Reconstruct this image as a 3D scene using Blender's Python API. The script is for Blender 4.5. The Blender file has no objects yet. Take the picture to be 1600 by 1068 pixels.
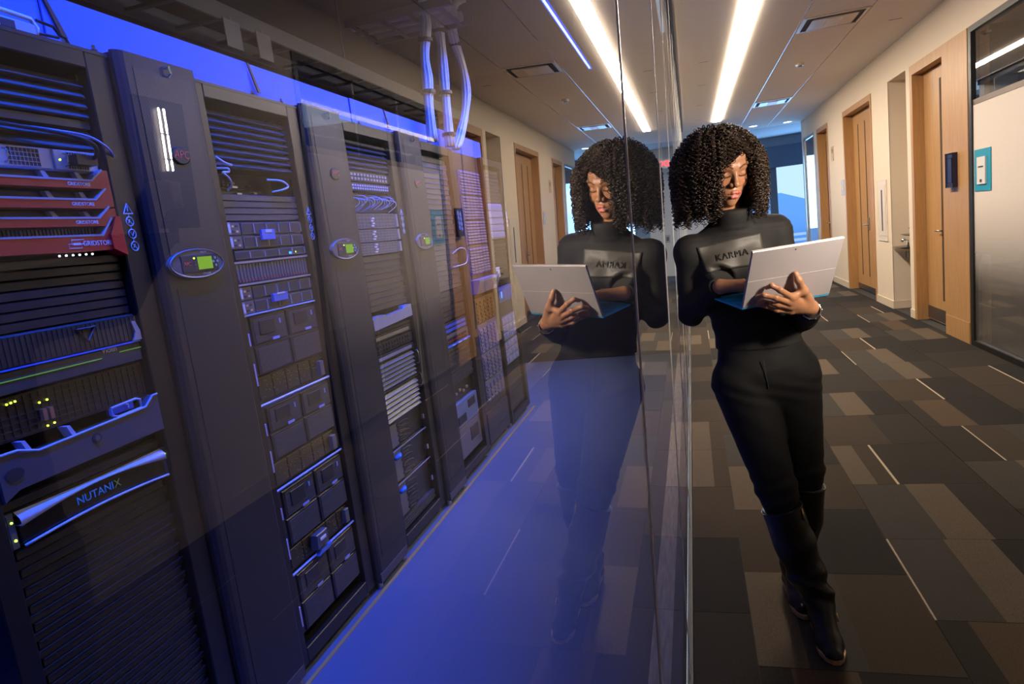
import bpy, math, random
import numpy as np
from mathutils import Vector, Matrix

random.seed(7)
rng = np.random.default_rng(7)
S = bpy.context.scene
COL = S.collection

# ------------------------------------------------------------------ camera, world, exposure
cam_d = bpy.data.cameras.new('camera')
cam_d.sensor_width = 36.0
cam_d.lens = 1028.0 / 1600.0 * 36.0
cam_d.clip_start = 0.02
cam = bpy.data.objects.new('camera', cam_d)
COL.objects.link(cam)
right = Vector((0.95888486, 0.25665247, -0.121117))
down = Vector((-0.07489463, -0.18279564, -0.98029411))
fwd = Vector((-0.27373456, 0.9490602, -0.15605808))
m3 = Matrix((right, -down, -fwd)).transposed()
cam.matrix_world = Matrix.Translation((0.113, 0.0, 1.5)) @ m3.to_4x4()
S.camera = cam
S.view_settings.view_transform = 'Standard'
S.view_settings.look = 'None'
S.view_settings.gamma = 1.0
S.view_settings.use_curve_mapping = False
S.view_settings.exposure = 0.0
S.cycles.use_denoising = True
S.cycles.max_bounces = 8
S.cycles.diffuse_bounces = 4
S.cycles.glossy_bounces = 5
S.cycles.transparent_max_bounces = 14
S.cycles.sample_clamp_indirect = 6.0

world = bpy.data.worlds.new('world')
S.world = world
world.use_nodes = True
bgn = world.node_tree.nodes['Background']
bgn.inputs[0].default_value = (0.50, 0.74, 1.0, 1)
bgn.inputs[1].default_value = 1.25

CORRIDOR_LIGHT = 86.0
BLUE_STRIP = 3.0


def area(name, loc, size, size_y, power, color, direction):
    l = bpy.data.lights.new(name, 'AREA')
    l.shape = 'RECTANGLE'
    l.size = size
    l.size_y = size_y
    l.energy = power
    l.color = color
    o = bpy.data.objects.new(name, l)
    COL.objects.link(o)
    o.location = loc
    o.rotation_euler = Vector(direction).to_track_quat('-Z', 'Y').to_euler()
    return o


# unseen fill light added behind the photographer to brighten the near corridor
area('rear_fill_light', (1.3, -2.2, 3.12), 0.5, 1.6, 2.5, (1.0, 0.80, 0.60), (0, 0, -1))
# blue wash lights of the server room, tilted at the racks
for yy, ll, pw in ((0.9, 2.6, 42), (3.6, 2.6, 42), (5.9, 1.8, 28)):
    bl = area('blue_wash_light', (-0.66, yy, 3.04), 0.05, ll, pw, (0.0, 0.075, 1.0), (-0.60, 0, -1))
    bl.data.spread = math.radians(85)
    d_ = Vector((-0.34, 0, -1)).normalized()
    y_ = Vector((0, 1, 0))
    bl.matrix_world = Matrix.Translation((-0.98, yy, 3.04)) @ Matrix((y_.cross(-d_), y_, -d_)).transposed().to_4x4()
# daylight coming through the far window
area('window_daylight', (3.2, 18.2, 1.7), 3.6, 1.8, 150, (0.22, 0.50, 1.0), (-0.12, -1, 0.02))

# ------------------------------------------------------------------ materials
MATS = {}


def mat(name, col, rough=0.6, metal=0.0, noise=0.0, nscale=40.0, bump=0.0, bscale=200.0, spec=None,
        emit=None, estr=0.0, stretch=None, alpha=None, coat=0.0):
    if name in MATS:
        return MATS[name]
    m = bpy.data.materials.new(name)
    m.use_nodes = True
    nt = m.node_tree
    b = nt.nodes['Principled BSDF']
    b.inputs['Base Color'].default_value = (*col, 1)
    b.inputs['Roughness'].default_value = rough
    b.inputs['Metallic'].default_value = metal
    if spec is not None:
        b.inputs['Specular IOR Level'].default_value = spec
    if coat:
        b.inputs['Coat Weight'].default_value = coat
        b.inputs['Coat Roughness'].default_value = 0.15
    if emit:
        b.inputs['Emission Color'].default_value = (*emit, 1)
        b.inputs['Emission Strength'].default_value = estr
    tc = nt.nodes.new('ShaderNodeTexCoord')
    src = tc.outputs['Object']
    if stretch:
        mp = nt.nodes.new('ShaderNodeMapping')
        mp.inputs['Scale'].default_value = stretch
        nt.links.new(src, mp.inputs['Vector'])
        src = mp.outputs['Vector']
    if noise:
        n = nt.nodes.new('ShaderNodeTexNoise')
        n.inputs['Scale'].default_value = nscale
        n.inputs['Detail'].default_value = 5
        nt.links.new(src, n.inputs['Vector'])
        r = nt.nodes.new('ShaderNodeValToRGB')
        r.color_ramp.elements[0].position = 0.3
        r.color_ramp.elements[1].position = 0.7
        r.color_ramp.elements[0].color = (*[max(0, c * (1 - noise)) for c in col], 1)
        r.color_ramp.elements[1].color = (*[min(1, c * (1 + noise)) for c in col], 1)
        nt.links.new(n.outputs['Fac'], r.inputs['Fac'])
        nt.links.new(r.outputs['Color'], b.inputs['Base Color'])
    if bump:
        n2 = nt.nodes.new('ShaderNodeTexNoise')
        n2.inputs['Scale'].default_value = bscale
        n2.inputs['Detail'].default_value = 3
        nt.links.new(src, n2.inputs['Vector'])
        bp = nt.nodes.new('ShaderNodeBump')
        bp.inputs['Strength'].default_value = bump
        bp.inputs['Distance'].default_value = 0.004
        nt.links.new(n2.outputs['Fac'], bp.inputs['Height'])
        nt.links.new(bp.outputs['Normal'], b.inputs['Normal'])
    MATS[name] = m
    return m


def emit_mat(name, col, s):
    if name in MATS:
        return MATS[name]
    m = bpy.data.materials.new(name)
    m.use_nodes = True
    nt = m.node_tree
    nt.nodes.clear()
    e = nt.nodes.new('ShaderNodeEmission')
    e.inputs[0].default_value = (*col, 1)
    e.inputs[1].default_value = s
    o = nt.nodes.new('ShaderNodeOutputMaterial')
    nt.links.new(e.outputs[0], o.inputs[0])
    MATS[name] = m
    return m


def glass_mat(name, f0=0.045, tint=(1, 1, 1), rough=0.0, gloss=(1, 1, 1)):
    """clear pane: transparent + mirror mixed by Schlick's law on both faces"""
    m = bpy.data.materials.new(name)
    m.use_nodes = True
    nt = m.node_tree
    nt.nodes.clear()
    L = nt.links.new
    g = nt.nodes.new('ShaderNodeNewGeometry')
    dot = nt.nodes.new('ShaderNodeVectorMath')
    dot.operation = 'DOT_PRODUCT'
    L(g.outputs['Normal'], dot.inputs[0])
    L(g.outputs['Incoming'], dot.inputs[1])

    def mth(op, a, b=None):
        n = nt.nodes.new('ShaderNodeMath')
        n.operation = op
        for i, v in enumerate((a, b)):
            if v is None:
                continue
            if isinstance(v, (int, float)):
                n.inputs[i].default_value = v
            else:
                L(v, n.inputs[i])
        return n.outputs[0]
    c = mth('ABSOLUTE', dot.outputs['Value'])
    p = mth('POWER', mth('SUBTRACT', 1.0, c), 5.0)
    f = mth('ADD', mth('MULTIPLY', p, 1 - f0), f0)
    f = mth('DIVIDE', mth('MULTIPLY', f, 2.0), mth('ADD', f, 1.0))   # both faces of the sheet together
    f = mth('MINIMUM', f, 0.80)
    t = nt.nodes.new('ShaderNodeBsdfTransparent')
    t.inputs[0].default_value = (*tint, 1)
    gl = nt.nodes.new('ShaderNodeBsdfGlossy')
    gl.inputs['Color'].default_value = (*gloss, 1)
    gl.inputs['Roughness'].default_value = rough
    mx = nt.nodes.new('ShaderNodeMixShader')
    L(f, mx.inputs[0])
    L(t.outputs[0], mx.inputs[1])
    L(gl.outputs[0], mx.inputs[2])
    o = nt.nodes.new('ShaderNodeOutputMaterial')
    L(mx.outputs[0], o.inputs[0])
    MATS[name] = m
    return m


# ------------------------------------------------------------------ mesh helpers
class MB:
    def __init__(self):
        self.v, self.f, self.m = [], [], []

    def add(self, vs, fs, mi=0):
        n = len(self.v)
        self.v += [tuple(map(float, p)) for p in vs]
        self.f += [tuple(i + n for i in f) for f in fs]
        self.m += [mi] * len(fs)
        return self

    def box(self, x0, x1, y0, y1, z0, z1, mi=0):
        vs = [(x, y, z) for x in (x0, x1) for y in (y0, y1) for z in (z0, z1)]
        return self.add(vs, [(0, 1, 3, 2), (4, 6, 7, 5), (0, 4, 5, 1), (2, 3, 7, 6), (0, 2, 6, 4), (1, 5, 7, 3)], mi)

    def bbox(self, x0, x1, y0, y1, z0, z1, b=0.002, mi=0):
        """box with chamfered edges on its +x face"""
        vs = [(x0, y, z) for y in (y0, y1) for z in (z0, z1)]
        vs += [(x1 - b, y, z) for y in (y0, y1) for z in (z0, z1)]
        vs += [(x1, y, z) for y in (y0 + b, y1 - b) for z in (z0 + b, z1 - b)]
        fs = [(0, 1, 3, 2)]
        for a, c in ((0, 4), (4, 8)):
            fs += [(a, c, c + 1, a + 1), (a + 1, c + 1, c + 3, a + 3), (a + 3, c + 3, c + 2, a + 2), (a + 2, c + 2, c, a)]
        fs.append((8, 10, 11, 9))
        return self.add(vs, fs, mi)

    def prism(self, pts, axis, a0, a1, mi=0):
        """polygon pts (2D) extruded along axis 0/1/2 between a0 and a1"""
        n = len(pts)
        def P(a, p):
            q = list(p)
            q.insert(axis, a)
            return q
        vs = [P(a0, p) for p in pts] + [P(a1, p) for p in pts]
        fs = [tuple(range(n)), tuple(range(2 * n - 1, n - 1, -1))]
        fs += [(i, i + n, (i + 1) % n + n, (i + 1) % n) for i in range(n)]
        return self.add(vs, fs, mi)

    def tube(self, path, r, n=6, mi=0, closed=False):
        path = [Vector(p) for p in path]
        rs = r if isinstance(r, (list, tuple, np.ndarray)) else [r] * len(path)
        base = len(self.v)
        up = Vector((0, 0, 1))
        K = len(path)
        prev = None
        for i, p in enumerate(path):
            if closed:
                t = (path[(i + 1) % K] - path[i - 1]).normalized()
            else:
                t = (path[min(i + 1, K - 1)] - path[max(i - 1, 0)]).normalized()
            if prev is None:
                a = t.cross(up)
                if a.length < 1e-3:
                    a = t.cross(Vector((1, 0, 0)))
            else:
                a = prev - t * prev.dot(t)
                if a.length < 1e-5:
                    a = t.cross(up)
            a.normalize()
            prev = a
            b = t.cross(a)
            for k in range(n):
                w = 2 * math.pi * k / n
                self.v.append(tuple(p + (a * math.cos(w) + b * math.sin(w)) * rs[i]))
        for i in range(K if closed else K - 1):
            j = (i + 1) % K
            for k in range(n):
                k2 = (k + 1) % n
                self.f.append((base + i * n + k, base + i * n + k2, base + j * n + k2, base + j * n + k))
                self.m.append(mi)
        if not closed:
            self.f.append(tuple(base + k for k in range(n))[::-1])
            self.f.append(tuple(base + (K - 1) * n + k for k in range(n)))
            self.m += [mi, mi]
        return self

    def disc(self, c, axis, r, h, n=20, mi=0, ry=None, bev=0.0):
        """cylinder (elliptic) of radius r, ry around c, thick h along +axis"""
        ry = ry or r
        rings = [(0, 1.0), (h - bev * h, 1.0)] + ([(h, 1 - 0.12)] if bev else [])
        base = len(self.v)
        for (d, s) in rings:
            for k in range(n):
                w = 2 * math.pi * k / n
                q = [r * s * math.cos(w), ry * s * math.sin(w)]
                q.insert(axis, d)
                self.v.append((c[0] + q[0], c[1] + q[1], c[2] + q[2]))
        R = len(rings)
        for i in range(R - 1):
            for k in range(n):
                k2 = (k + 1) % n
                self.f.append((base + i * n + k, base + i * n + k2, base + (i + 1) * n + k2, base + (i + 1) * n + k))
                self.m.append(mi)
        self.f.append(tuple(base + k for k in range(n))[::-1])
        self.f.append(tuple(base + (R - 1) * n + k for k in range(n)))
        self.m += [mi, mi]
        return self

    def obj(self, name, mats, parent=None, smooth=False, kind=None, label=None):
        me = bpy.data.meshes.new(name)
        off = Vector((0, 0, 0))
        p = parent
        while p is not None:
            off += p.location
            p = p.parent
        me.from_pydata([(a - off.x, b - off.y, c - off.z) for a, b, c in self.v], [], self.f)
        if not isinstance(mats, (list, tuple)):
            mats = [mats]
        for mm in mats:
            me.materials.append(mm)
        me.polygons.foreach_set('material_index', self.m)
        if smooth:
            me.polygons.foreach_set('use_smooth', [True] * len(self.f))
        me.update()
        o = bpy.data.objects.new(name, me)
        COL.objects.link(o)
        o.parent = parent
        if kind:
            o['kind'] = kind
        if label:
            o['label'] = label
        return o


def fix_normals(o):
    import bmesh
    bm = bmesh.new()
    bm.from_mesh(o.data)
    bmesh.ops.recalc_face_normals(bm, faces=bm.faces)
    bm.to_mesh(o.data)
    bm.free()
    return o


def thing(name, label, cat, loc=(0, 0, 0), group=None):
    o = bpy.data.objects.new(name, None)
    o.empty_display_size = 0.05
    COL.objects.link(o)
    o.location = loc
    o['label'] = label
    o['category'] = cat
    if group:
        o['group'] = group
    return o


def tag(o, label, cat, group=None):
    o['label'] = label
    o['category'] = cat
    if group:
        o['group'] = group
    return o


def struct(name, mb, m, smooth=False):
    return mb.obj(name, m, None, smooth, kind='structure')


def text(name, s, size, origin, xdir, ydir, m, parent=None, depth=0.001, align='CENTER', shear=0.0, spacing=1.0, scx=1.0):
    """flat lettering as a thin mesh; xdir reading direction, ydir up"""
    cu = bpy.data.curves.new('lettering', 'FONT')
    cu.body = s
    cu.size = size
    cu.align_x = align
    cu.align_y = 'CENTER'
    cu.extrude = depth / 2
    cu.shear = shear
    cu.space_character = spacing
    cu.resolution_u = 3
    tmp = bpy.data.objects.new('t', cu)
    COL.objects.link(tmp)
    dg = bpy.context.evaluated_depsgraph_get()
    me = bpy.data.meshes.new_from_object(tmp.evaluated_get(dg))
    bpy.data.objects.remove(tmp)
    X = Vector(xdir).normalized()
    Y = Vector(ydir)
    Y = (Y - X * Y.dot(X)).normalized()
    Z = X.cross(Y)
    off = Vector(origin)
    p = parent
    while p is not None:
        off -= p.location
        p = p.parent
    for v in me.vertices:
        v.co = off + X * (v.co.x * scx) + Y * v.co.y + Z * v.co.z
    me.materials.clear()
    me.materials.append(m)
    o = bpy.data.objects.new(name, me)
    COL.objects.link(o)
    o.parent = parent
    return o


# common materials
paint_cream = mat('cream_paint', (0.74, 0.625, 0.485), 0.65, bump=0.05, bscale=300)
paint_end = mat('pale_paint', (0.62, 0.62, 0.62), 0.65)
ceil_m = mat('ceiling_tile_white', (0.82, 0.74, 0.64), 0.8, bump=0.05, bscale=250)
base_m = mat('cream_baseboard', (0.66, 0.55, 0.42), 0.5)
oak = mat('oak_veneer', (0.45, 0.245, 0.095), 0.42, noise=0.13, nscale=5.0, stretch=(14, 14, 0.7), bump=0.05, bscale=60)
oak_dark = mat('oak_shadow_gap', (0.05, 0.028, 0.014), 0.7)
black_frame = mat('black_frame_metal', (0.012, 0.011, 0.010), 0.4)
steel = mat('brushed_steel', (0.55, 0.53, 0.50), 0.3, 1.0)
chrome = mat('chrome', (0.8, 0.8, 0.8), 0.12, 1.0)
alu = mat('satin_aluminium', (0.62, 0.60, 0.57), 0.35, 0.9)
teal = mat('teal_sign_board', (0.005, 0.28, 0.42), 0.45)
white_plastic = mat('white_plastic', (0.72, 0.70, 0.66), 0.4)
rack_black = mat('rack_black_steel', (0.008, 0.008, 0.009), 0.42, noise=0.12, nscale=9)
rack_face = mat('rack_charcoal_face', (0.022, 0.022, 0.025), 0.45, noise=0.08, nscale=200)
slat_m = mat('blanking_slat_grey', (0.07, 0.07, 0.08), 0.38)
gear_dark = mat('gear_dark_plastic', (0.020, 0.020, 0.023), 0.4)
gear_mid = mat('gear_grey_plastic', (0.12, 0.12, 0.13), 0.4)
gear_light = mat('gear_silver_plastic', (0.42, 0.42, 0.45), 0.35, 0.3)
white_lab = mat('white_label', (0.85, 0.85, 0.85), 0.45)
ink_dark = mat('dark_print', (0.03, 0.03, 0.04), 0.6)
red_bez = mat('red_bezel_enamel', (0.62, 0.035, 0.02), 0.35)
led_green = emit_mat('green_led', (0.55, 1.0, 0.1), 4.0)
led_lime = emit_mat('lime_led', (0.75, 1.0, 0.08), 3.0)
led_white = emit_mat('white_led', (0.8, 0.88, 1.0), 4.0)
led_blue = emit_mat('blue_led', (0.02, 0.25, 1.0), 3.0)
led_red = emit_mat('red_led', (1.0, 0.10, 0.05), 1.5)
pane_glass = glass_mat('clear_partition_glass', 0.032)
clear_m = bpy.data.materials.new('clear_glass_body')
clear_m.use_nodes = True
_nt = clear_m.node_tree
_nt.nodes.clear()
_t = _nt.nodes.new('ShaderNodeBsdfTransparent')
_t.inputs[0].default_value = (0.985, 0.99, 0.985, 1)
_o = _nt.nodes.new('ShaderNodeOutputMaterial')
_nt.links.new(_t.outputs[0], _o.inputs[0])


def pane(x0, x1, y0, y1, z0, z1, m, parent, front):
    """glass sheet: the face nearest the corridor carries the reflection of both faces"""
    mb = MB().box(x0, x1, y0, y1, z0, z1, 1)
    mb.m[front] = 0
    return mb.obj('glass_pane', [m, clear_m], parent)

# ------------------------------------------------------------------ setting: floor and carpet tiles
CEIL = 3.18
XW = 2.55
floor = struct('floor', MB().box(-4.2, 0.010, -3.5, 7.6, -0.2, 0.0), mat('server_room_floor_vinyl', (0.13, 0.17, 0.26), 0.5, noise=0.16, nscale=260, bump=0.25, bscale=320))  # grey floor tinted blue, part of the blue light put into its colour
sub = struct('floor', MB().box(0.02, 9.0, -4.0, 24.0, -0.2, -0.006).box(-4.0, 0.02, 7.6, 24.0, -0.2, -0.006), mat('floor_screed', (0.03, 0.027, 0.024), 0.9))

carpet_cols = {
    'carpet_charcoal': (0.033, 0.028, 0.023), 'carpet_umber': (0.050, 0.038, 0.027), 'carpet_grey': (0.052, 0.046, 0.038),
    'carpet_taupe': (0.098, 0.076, 0.053), 'carpet_line': (0.42, 0.34, 0.24), 'carpet_dark': (0.026, 0.023, 0.020),
    'carpet_brown': (0.078, 0.054, 0.034)}
CM = [mat(k, v, 0.95, noise=0.45, nscale=330, bump=0.6, bscale=420, spec=0.1) for k, v in carpet_cols.items()]
# stripes of a tile: (start, end, material) across its 0.61 m width
CH, UM, GR, TA, LI, DK, BR = range(7)
PAT = [
    [(0, .12, TA), (.12, .21, UM), (.21, .222, LI), (.222, .61, CH)],
    [(0, .24, GR), (.24, .42, TA), (.42, .61, CH)],
    [(0, .008, LI), (.008, .22, GR), (.22, .40, TA), (.40, .61, DK)],
    [(0, .61, CH)],
    [(0, .30, UM), (.30, .312, LI), (.312, .61, DK)],
    [(0, .10, CH), (.10, .30, BR), (.30, .61, DK)],
    [(0, .61, DK)],
    [(0, .20, CH), (.20, .208, LI), (.208, .40, UM), (.40, .61, GR)],
    [(0, .35, UM), (.35, .61, CH)],
    [(0, .16, TA), (.16, .34, GR), (.34, .61, UM)],
]
T = 0.612
tile_meshes = {}
tile_root = struct('floor', MB().box(0.012, XW + 0.75, -3.2, 16.0, -0.008, -0.004), MATS['floor_screed'])


def tile_mesh(pi, L):
    k = (pi, round(L, 2))
    if k not in tile_meshes:
        mb = MB()
        g = 0.0012
        for a, b, mi in PAT[pi]:
            b = min(b, L)
            if a >= L - 0.004:
                continue
            lo = a + (g if a == 0 else 0)
            hi = b - (g if b >= L - 0.001 else 0)
            dz = 0.0006 if mi in (TA, LI) else 0.0
            mb.box(lo, hi, g, T - g, -0.004, dz, mi)
        me = bpy.data.meshes.new('carpet_tile')
        me.from_pydata(mb.v, [], mb.f)
        for c in CM:
            me.materials.append(c)
        me.polygons.foreach_set('material_index', mb.m)
        tile_meshes[k] = me
    return tile_meshes[k]


# column 0 sits by the glass (x from 0.03), the others follow every 0.61 m
known = {(1, 4): 0, (1, 5): 0, (1, 6): 0}
cols = [(0.012, 0.208), (0.22, T), (0.22 + T, T), (0.22 + 2 * T, T), (0.22 + 3 * T, XW - 0.22 - 3 * T)]
nt_ = 0
order = {0: [6, 8, 0, 0, 4, 6, 3, 8], 1: [1, 4, 8, 6, 1, 3, 9, 5, 6, 1, 2], 2: [3, 2, 0, 8, 2, 9, 3, 1, 5, 0],
         3: [7, 1, 3, 5, 2, 6, 1, 4, 0], 4: [3, 6, 1, 5, 8, 2, 4]}
for ci, (cx, cw) in enumerate(cols):
    y = 2.094 if ci % 2 == 1 else 2.094 + T / 2
    k0 = 0
    while y > -1.0:
        y -= T
        k0 -= 1
    k = k0
    while y < 15.9:
        pi = order[ci][(k * (3 if ci % 2 else 1) + (k // 5)) % len(order[ci])]
        if (ci, k) in {(2, 1): 1}:
            pi = 1
        if (ci, k) == (2, 0):
            pi = 2
        if ci == 1 and k in (0, 1):
            pi = [9, 4][k]
        o = bpy.data.objects.new('carpet_tile', tile_mesh(pi, cw))
        COL.objects.link(o)
        o.parent = tile_root
        o.location = (cx, y, 0)
        nt_ += 1
        y += T
        k += 1
struct('floor', MB().box(-3.9, 8.9, 16.0, 18.5, -0.006, -0.001), mat('far_lobby_carpet', (0.05, 0.045, 0.045), 0.9, noise=0.4, nscale=3.0))

# kick strip on the server-room side of the glass and glass channel
struct('trim_1', MB().bbox(-0.135, -0.062, -3.4, 7.4, 0.0, 0.006, 0.001), mat('pale_floor_strip', (0.82, 0.72, 0.60), 0.55, noise=0.25, nscale=14, stretch=(6, 0.6, 1)))
struct('trim_2', MB().box(-0.022, 0.010, -3.4, 13.6, 0.0, 0.012).box(-0.022, -0.014, -3.4, 13.6, 0.012, 0.022).box(0.004, 0.010, -3.4, 13.6, 0.012, 0.018),
       mat('dark_channel_metal', (0.035, 0.032, 0.03), 0.6, 0.0))

# ------------------------------------------------------------------ glass wall between corridor and server room
GY = [-1.3 + 1.1 * k for k in range(14)]
gw = bpy.data.objects.new('wall_left', None)
COL.objects.link(gw)
gw['kind'] = 'structure'
gw.location = (-0.005, 0, 0)
gw.rotation_euler = (0, math.atan(0.025), 0)   # the partition leans a little
for a, b in zip(GY[:-1], GY[1:]):
    pane(-0.008, 0.0, a + 0.002, b - 0.002, 0.012, 3.13, pane_glass, gw, 1)
seam_m = mat('silicone_joint', (0.88, 0.85, 0.80), 0.35)
for s in GY:
    MB().box(-0.003, 0.0012, s - 0.005, s + 0.005, 0.012, 3.13).obj('glass_joint', seam_m, gw)
header = struct('trim_3', MB().box(0.034, 0.056, -3.4, 13.6, 3.085, CEIL).box(0.078, 0.098, -3.4, 13.6, 3.085, CEIL).box(0.034, 0.098, -3.4, 13.6, 3.14, CEIL), black_frame)
struct('trim_4', MB().box(0.098, 0.120, -3.4, 13.6, 3.165, CEIL), mat('white_edge_trim', (0.7, 0.68, 0.64), 0.5))

# ------------------------------------------------------------------ ceiling of the corridor with reveal lines
LX0, LX1 = 0.655, 0.805        # slot of the linear light
LY0, LY1 = 4.3, 13.6
cm = MB()
for x0, x1 in ((0.02, LX0), (LX1, 1.262), (1.274, 1.858), (1.870, XW + 0.02)):
    cm.box(x0, x1, -3.4, 15.95, CEIL, CEIL + 0.05)
cm.box(LX0, LX1, -3.4, LY0, CEIL, CEIL + 0.05)
cm.box(LX0, LX1, LY1, 15.95, CEIL, CEIL + 0.05)
struct('ceiling', cm, ceil_m)
rail_m = mat('ceiling_reveal_rail', (0.45, 0.46, 0.50), 0.25, 0.8)
for k, x in enumerate((1.262, 1.858)):
    struct('trim_%d' % (5 + k), MB().box(x, x + 0.012, -3.4, 15.95, CEIL + 0.004, CEIL + 0.05), rail_m)
struct('ceiling', MB().box(-4.0, 9.0, 15.95, 24, CEIL, CEIL + 0.1), mat('lobby_ceiling', (0.5, 0.5, 0.5), 0.8))
# cross joints and small slots in the ceiling
slot = MB()
for y in (8.2, 9.6, 11.3, 13.0):
    slot.box(0.34, 0.44, y, y + 0.012, CEIL - 0.001, CEIL + 0.002)
slot.box(2.18, 2.30, 7.85, 7.865, CEIL - 0.001, CEIL + 0.002)
tag(slot.obj('ceiling_slot', mat('slot_shadow', (0.1, 0.08, 0.06), 0.9), None, kind='stuff'), 'small dark slots in the tan ceiling above the glass wall', 'slot')

t = thing('linear_ceiling_light', 'long glowing white linear light recessed in the corridor ceiling', 'light', (0.73, 8, CEIL))
MB().box(LX0 + 0.004, LX1 - 0.004, LY0 + 0.004, LY1 - 0.004, CEIL - 0.010, CEIL - 0.003).obj('diffuser', emit_mat('warm_white_diffuser', (1.0, 0.84, 0.67), CORRIDOR_LIGHT), t)
hb = MB()
hb.box(LX0, LX0 + 0.004, LY0, LY1, CEIL - 0.002, CEIL + 0.04).box(LX1 - 0.004, LX1, LY0, LY1, CEIL - 0.002, CEIL + 0.04)
hb.box(LX0 + 0.004, LX1 - 0.004, LY0, LY1, CEIL + 0.03, CEIL + 0.045)
hb.obj('housing', mat('white_housing', (0.75, 0.72, 0.68), 0.5), t)

vent_m = mat('vent_white_metal', (0.55, 0.50, 0.45), 0.35, 0.4)
for (y0, lab) in ((7.12, 'rectangular ceiling air diffuser nearest the camera, above the oak doors'), (11.98, 'far rectangular ceiling air diffuser tinted blue by daylight')):
    t = thing('ceiling_air_diffuser', lab, 'vent', (1.56, y0 + 0.27, CEIL))
    fb = MB()
    fb.box(1.28, 1.85, y0, y0 + 0.03, CEIL - 0.012, CEIL).box(1.28, 1.85, y0 + 0.49, y0 + 0.52, CEIL - 0.012, CEIL)
    fb.box(1.28, 1.31, y0 + 0.03, y0 + 0.49, CEIL - 0.012, CEIL).box(1.82, 1.85, y0 + 0.03, y0 + 0.49, CEIL - 0.012, CEIL)
    fb.obj('frame', vent_m, t)
    MB().box(1.31, 1.82, y0 + 0.03, y0 + 0.49, CEIL - 0.002, CEIL - 0.001).obj('backing', mat('vent_shadow', (0.08, 0.07, 0.06), 0.8), t)
    MB().prism([(1.36, CEIL - 0.02), (1.77, CEIL - 0.02), (1.75, CEIL - 0.008), (1.38, CEIL - 0.008)], 1, y0 + 0.08, y0 + 0.44).obj('plaque', vent_m, t)
    MB().box(1.50, 1.64, y0 + 0.1, y0 + 0.42, CEIL - 0.024, CEIL - 0.0205).obj('vane', mat('vane_pale', (0.75, 0.68, 0.6), 0.4), t)

t = thing('smoke_detector', 'round smoke detector on the tan ceiling past the near diffuser', 'detector', (1.56, 9.3, CEIL))
MB().disc((1.56, 9.3, CEIL - 0.03), 2, 0.05, 0.03, 20).obj('body', vent_m, t)
MB().disc((1.56, 9.3, CEIL - 0.042), 2, 0.025, 0.012, 16).obj('cap', gear_mid, t)
for x, y, lab in ((1.53, 15.3, 'round recessed downlight over the end of the corridor, left one'), (2.23, 15.5, 'round recessed downlight beside the end of the right wall'),
                  (1.6, 18.0, 'round recessed downlight far off in the blue lobby')):
    t = thing('downlight', lab, 'light', (x, y, CEIL))
    MB().disc((x, y, CEIL - 0.006), 2, 0.10, 0.005, 24).obj('rim', vent_m, t)
    MB().disc((x, y, CEIL - 0.010), 2, 0.075, 0.0035, 24).obj('lens', emit_mat('downlight_lens', (0.9, 0.93, 1.0), 5.0), t)

# exit sign hung from the ceiling, facing the camera
t = thing('exit_sign', 'red lit exit sign hung from the ceiling past the woman, seen in the glass', 'sign', (0.55, 16.2, 2.72))
MB().box(0.40, 0.72, 16.2, 16.225, 2.62, 2.82).obj('housing', white_plastic, t)
MB().box(0.55, 0.57, 16.205, 16.22, 2.82, CEIL).obj('stem', white_plastic, t)
text('lettering', 'EXIT', 0.17, (0.56, 16.196, 2.72), (1, 0, 0), (0, 0, 1), emit_mat('exit_red', (1.0, 0.03, 0.05), 6.0), t, 0.004)

# ------------------------------------------------------------------ right wall
HB = 2.80   # underside of the bulkhead
struct('wall_right', MB().box(XW, XW + 0.9, -3.4, 15.9, HB, CEIL + 0.05), paint_cream)
w = MB()
w.box(XW, XW + 0.2, -3.4, 4.22, 0, HB)
w.box(XW, XW + 0.2, 8.52, 8.69, 0, HB)
w.box(XW, XW + 0.9, 9.39, 10.17, 0, HB)
w.box(XW, XW + 0.2, 11.87, 13.10, 0, HB)
w.box(XW, XW + 0.2, 14.12, 14.45, 0, HB)
w.box(XW, XW + 0.10, 15.72, 15.9, 0, HB)
w.box(XW + 0.62, XW + 0.8, 8.69, 9.39, 0, HB)      # alcove back
w.box(XW + 0.2, XW + 0.8, 8.60, 8.69, 0, HB)       # alcove near side
struct('wall_right', w, paint_cream)
b = MB()
b.box(XW - 0.012, XW, -3.4, 4.2, 0, 0.10)
b.box(XW - 0.012, XW, 8.52, 8.69, 0, 0.10)
b.box(XW - 0.012, XW, 9.378, 10.17, 0, 0.10)
b.box(XW, XW + 0.62, 9.378, 9.39, 0, 0.10)
b.box(XW + 0.608, XW + 0.62, 8.69, 9.378, 0, 0.10)
b.box(XW - 0.012, XW, 11.87, 13.10, 0, 0.10)
b.box(XW - 0.012, XW, 14.12, 14.45, 0, 0.10)
struct('baseboard_right', b, base_m)
MB().box(XW - 0.002, XW + 0.001, 9.386, 9.3895, 0.1, HB).obj('corner_shade_strip', mat('corner_shadow', (0.06, 0.05, 0.04), 0.6), bpy.data.objects['wall_right'])  # dark strip that paints shade along the alcove corner

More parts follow.
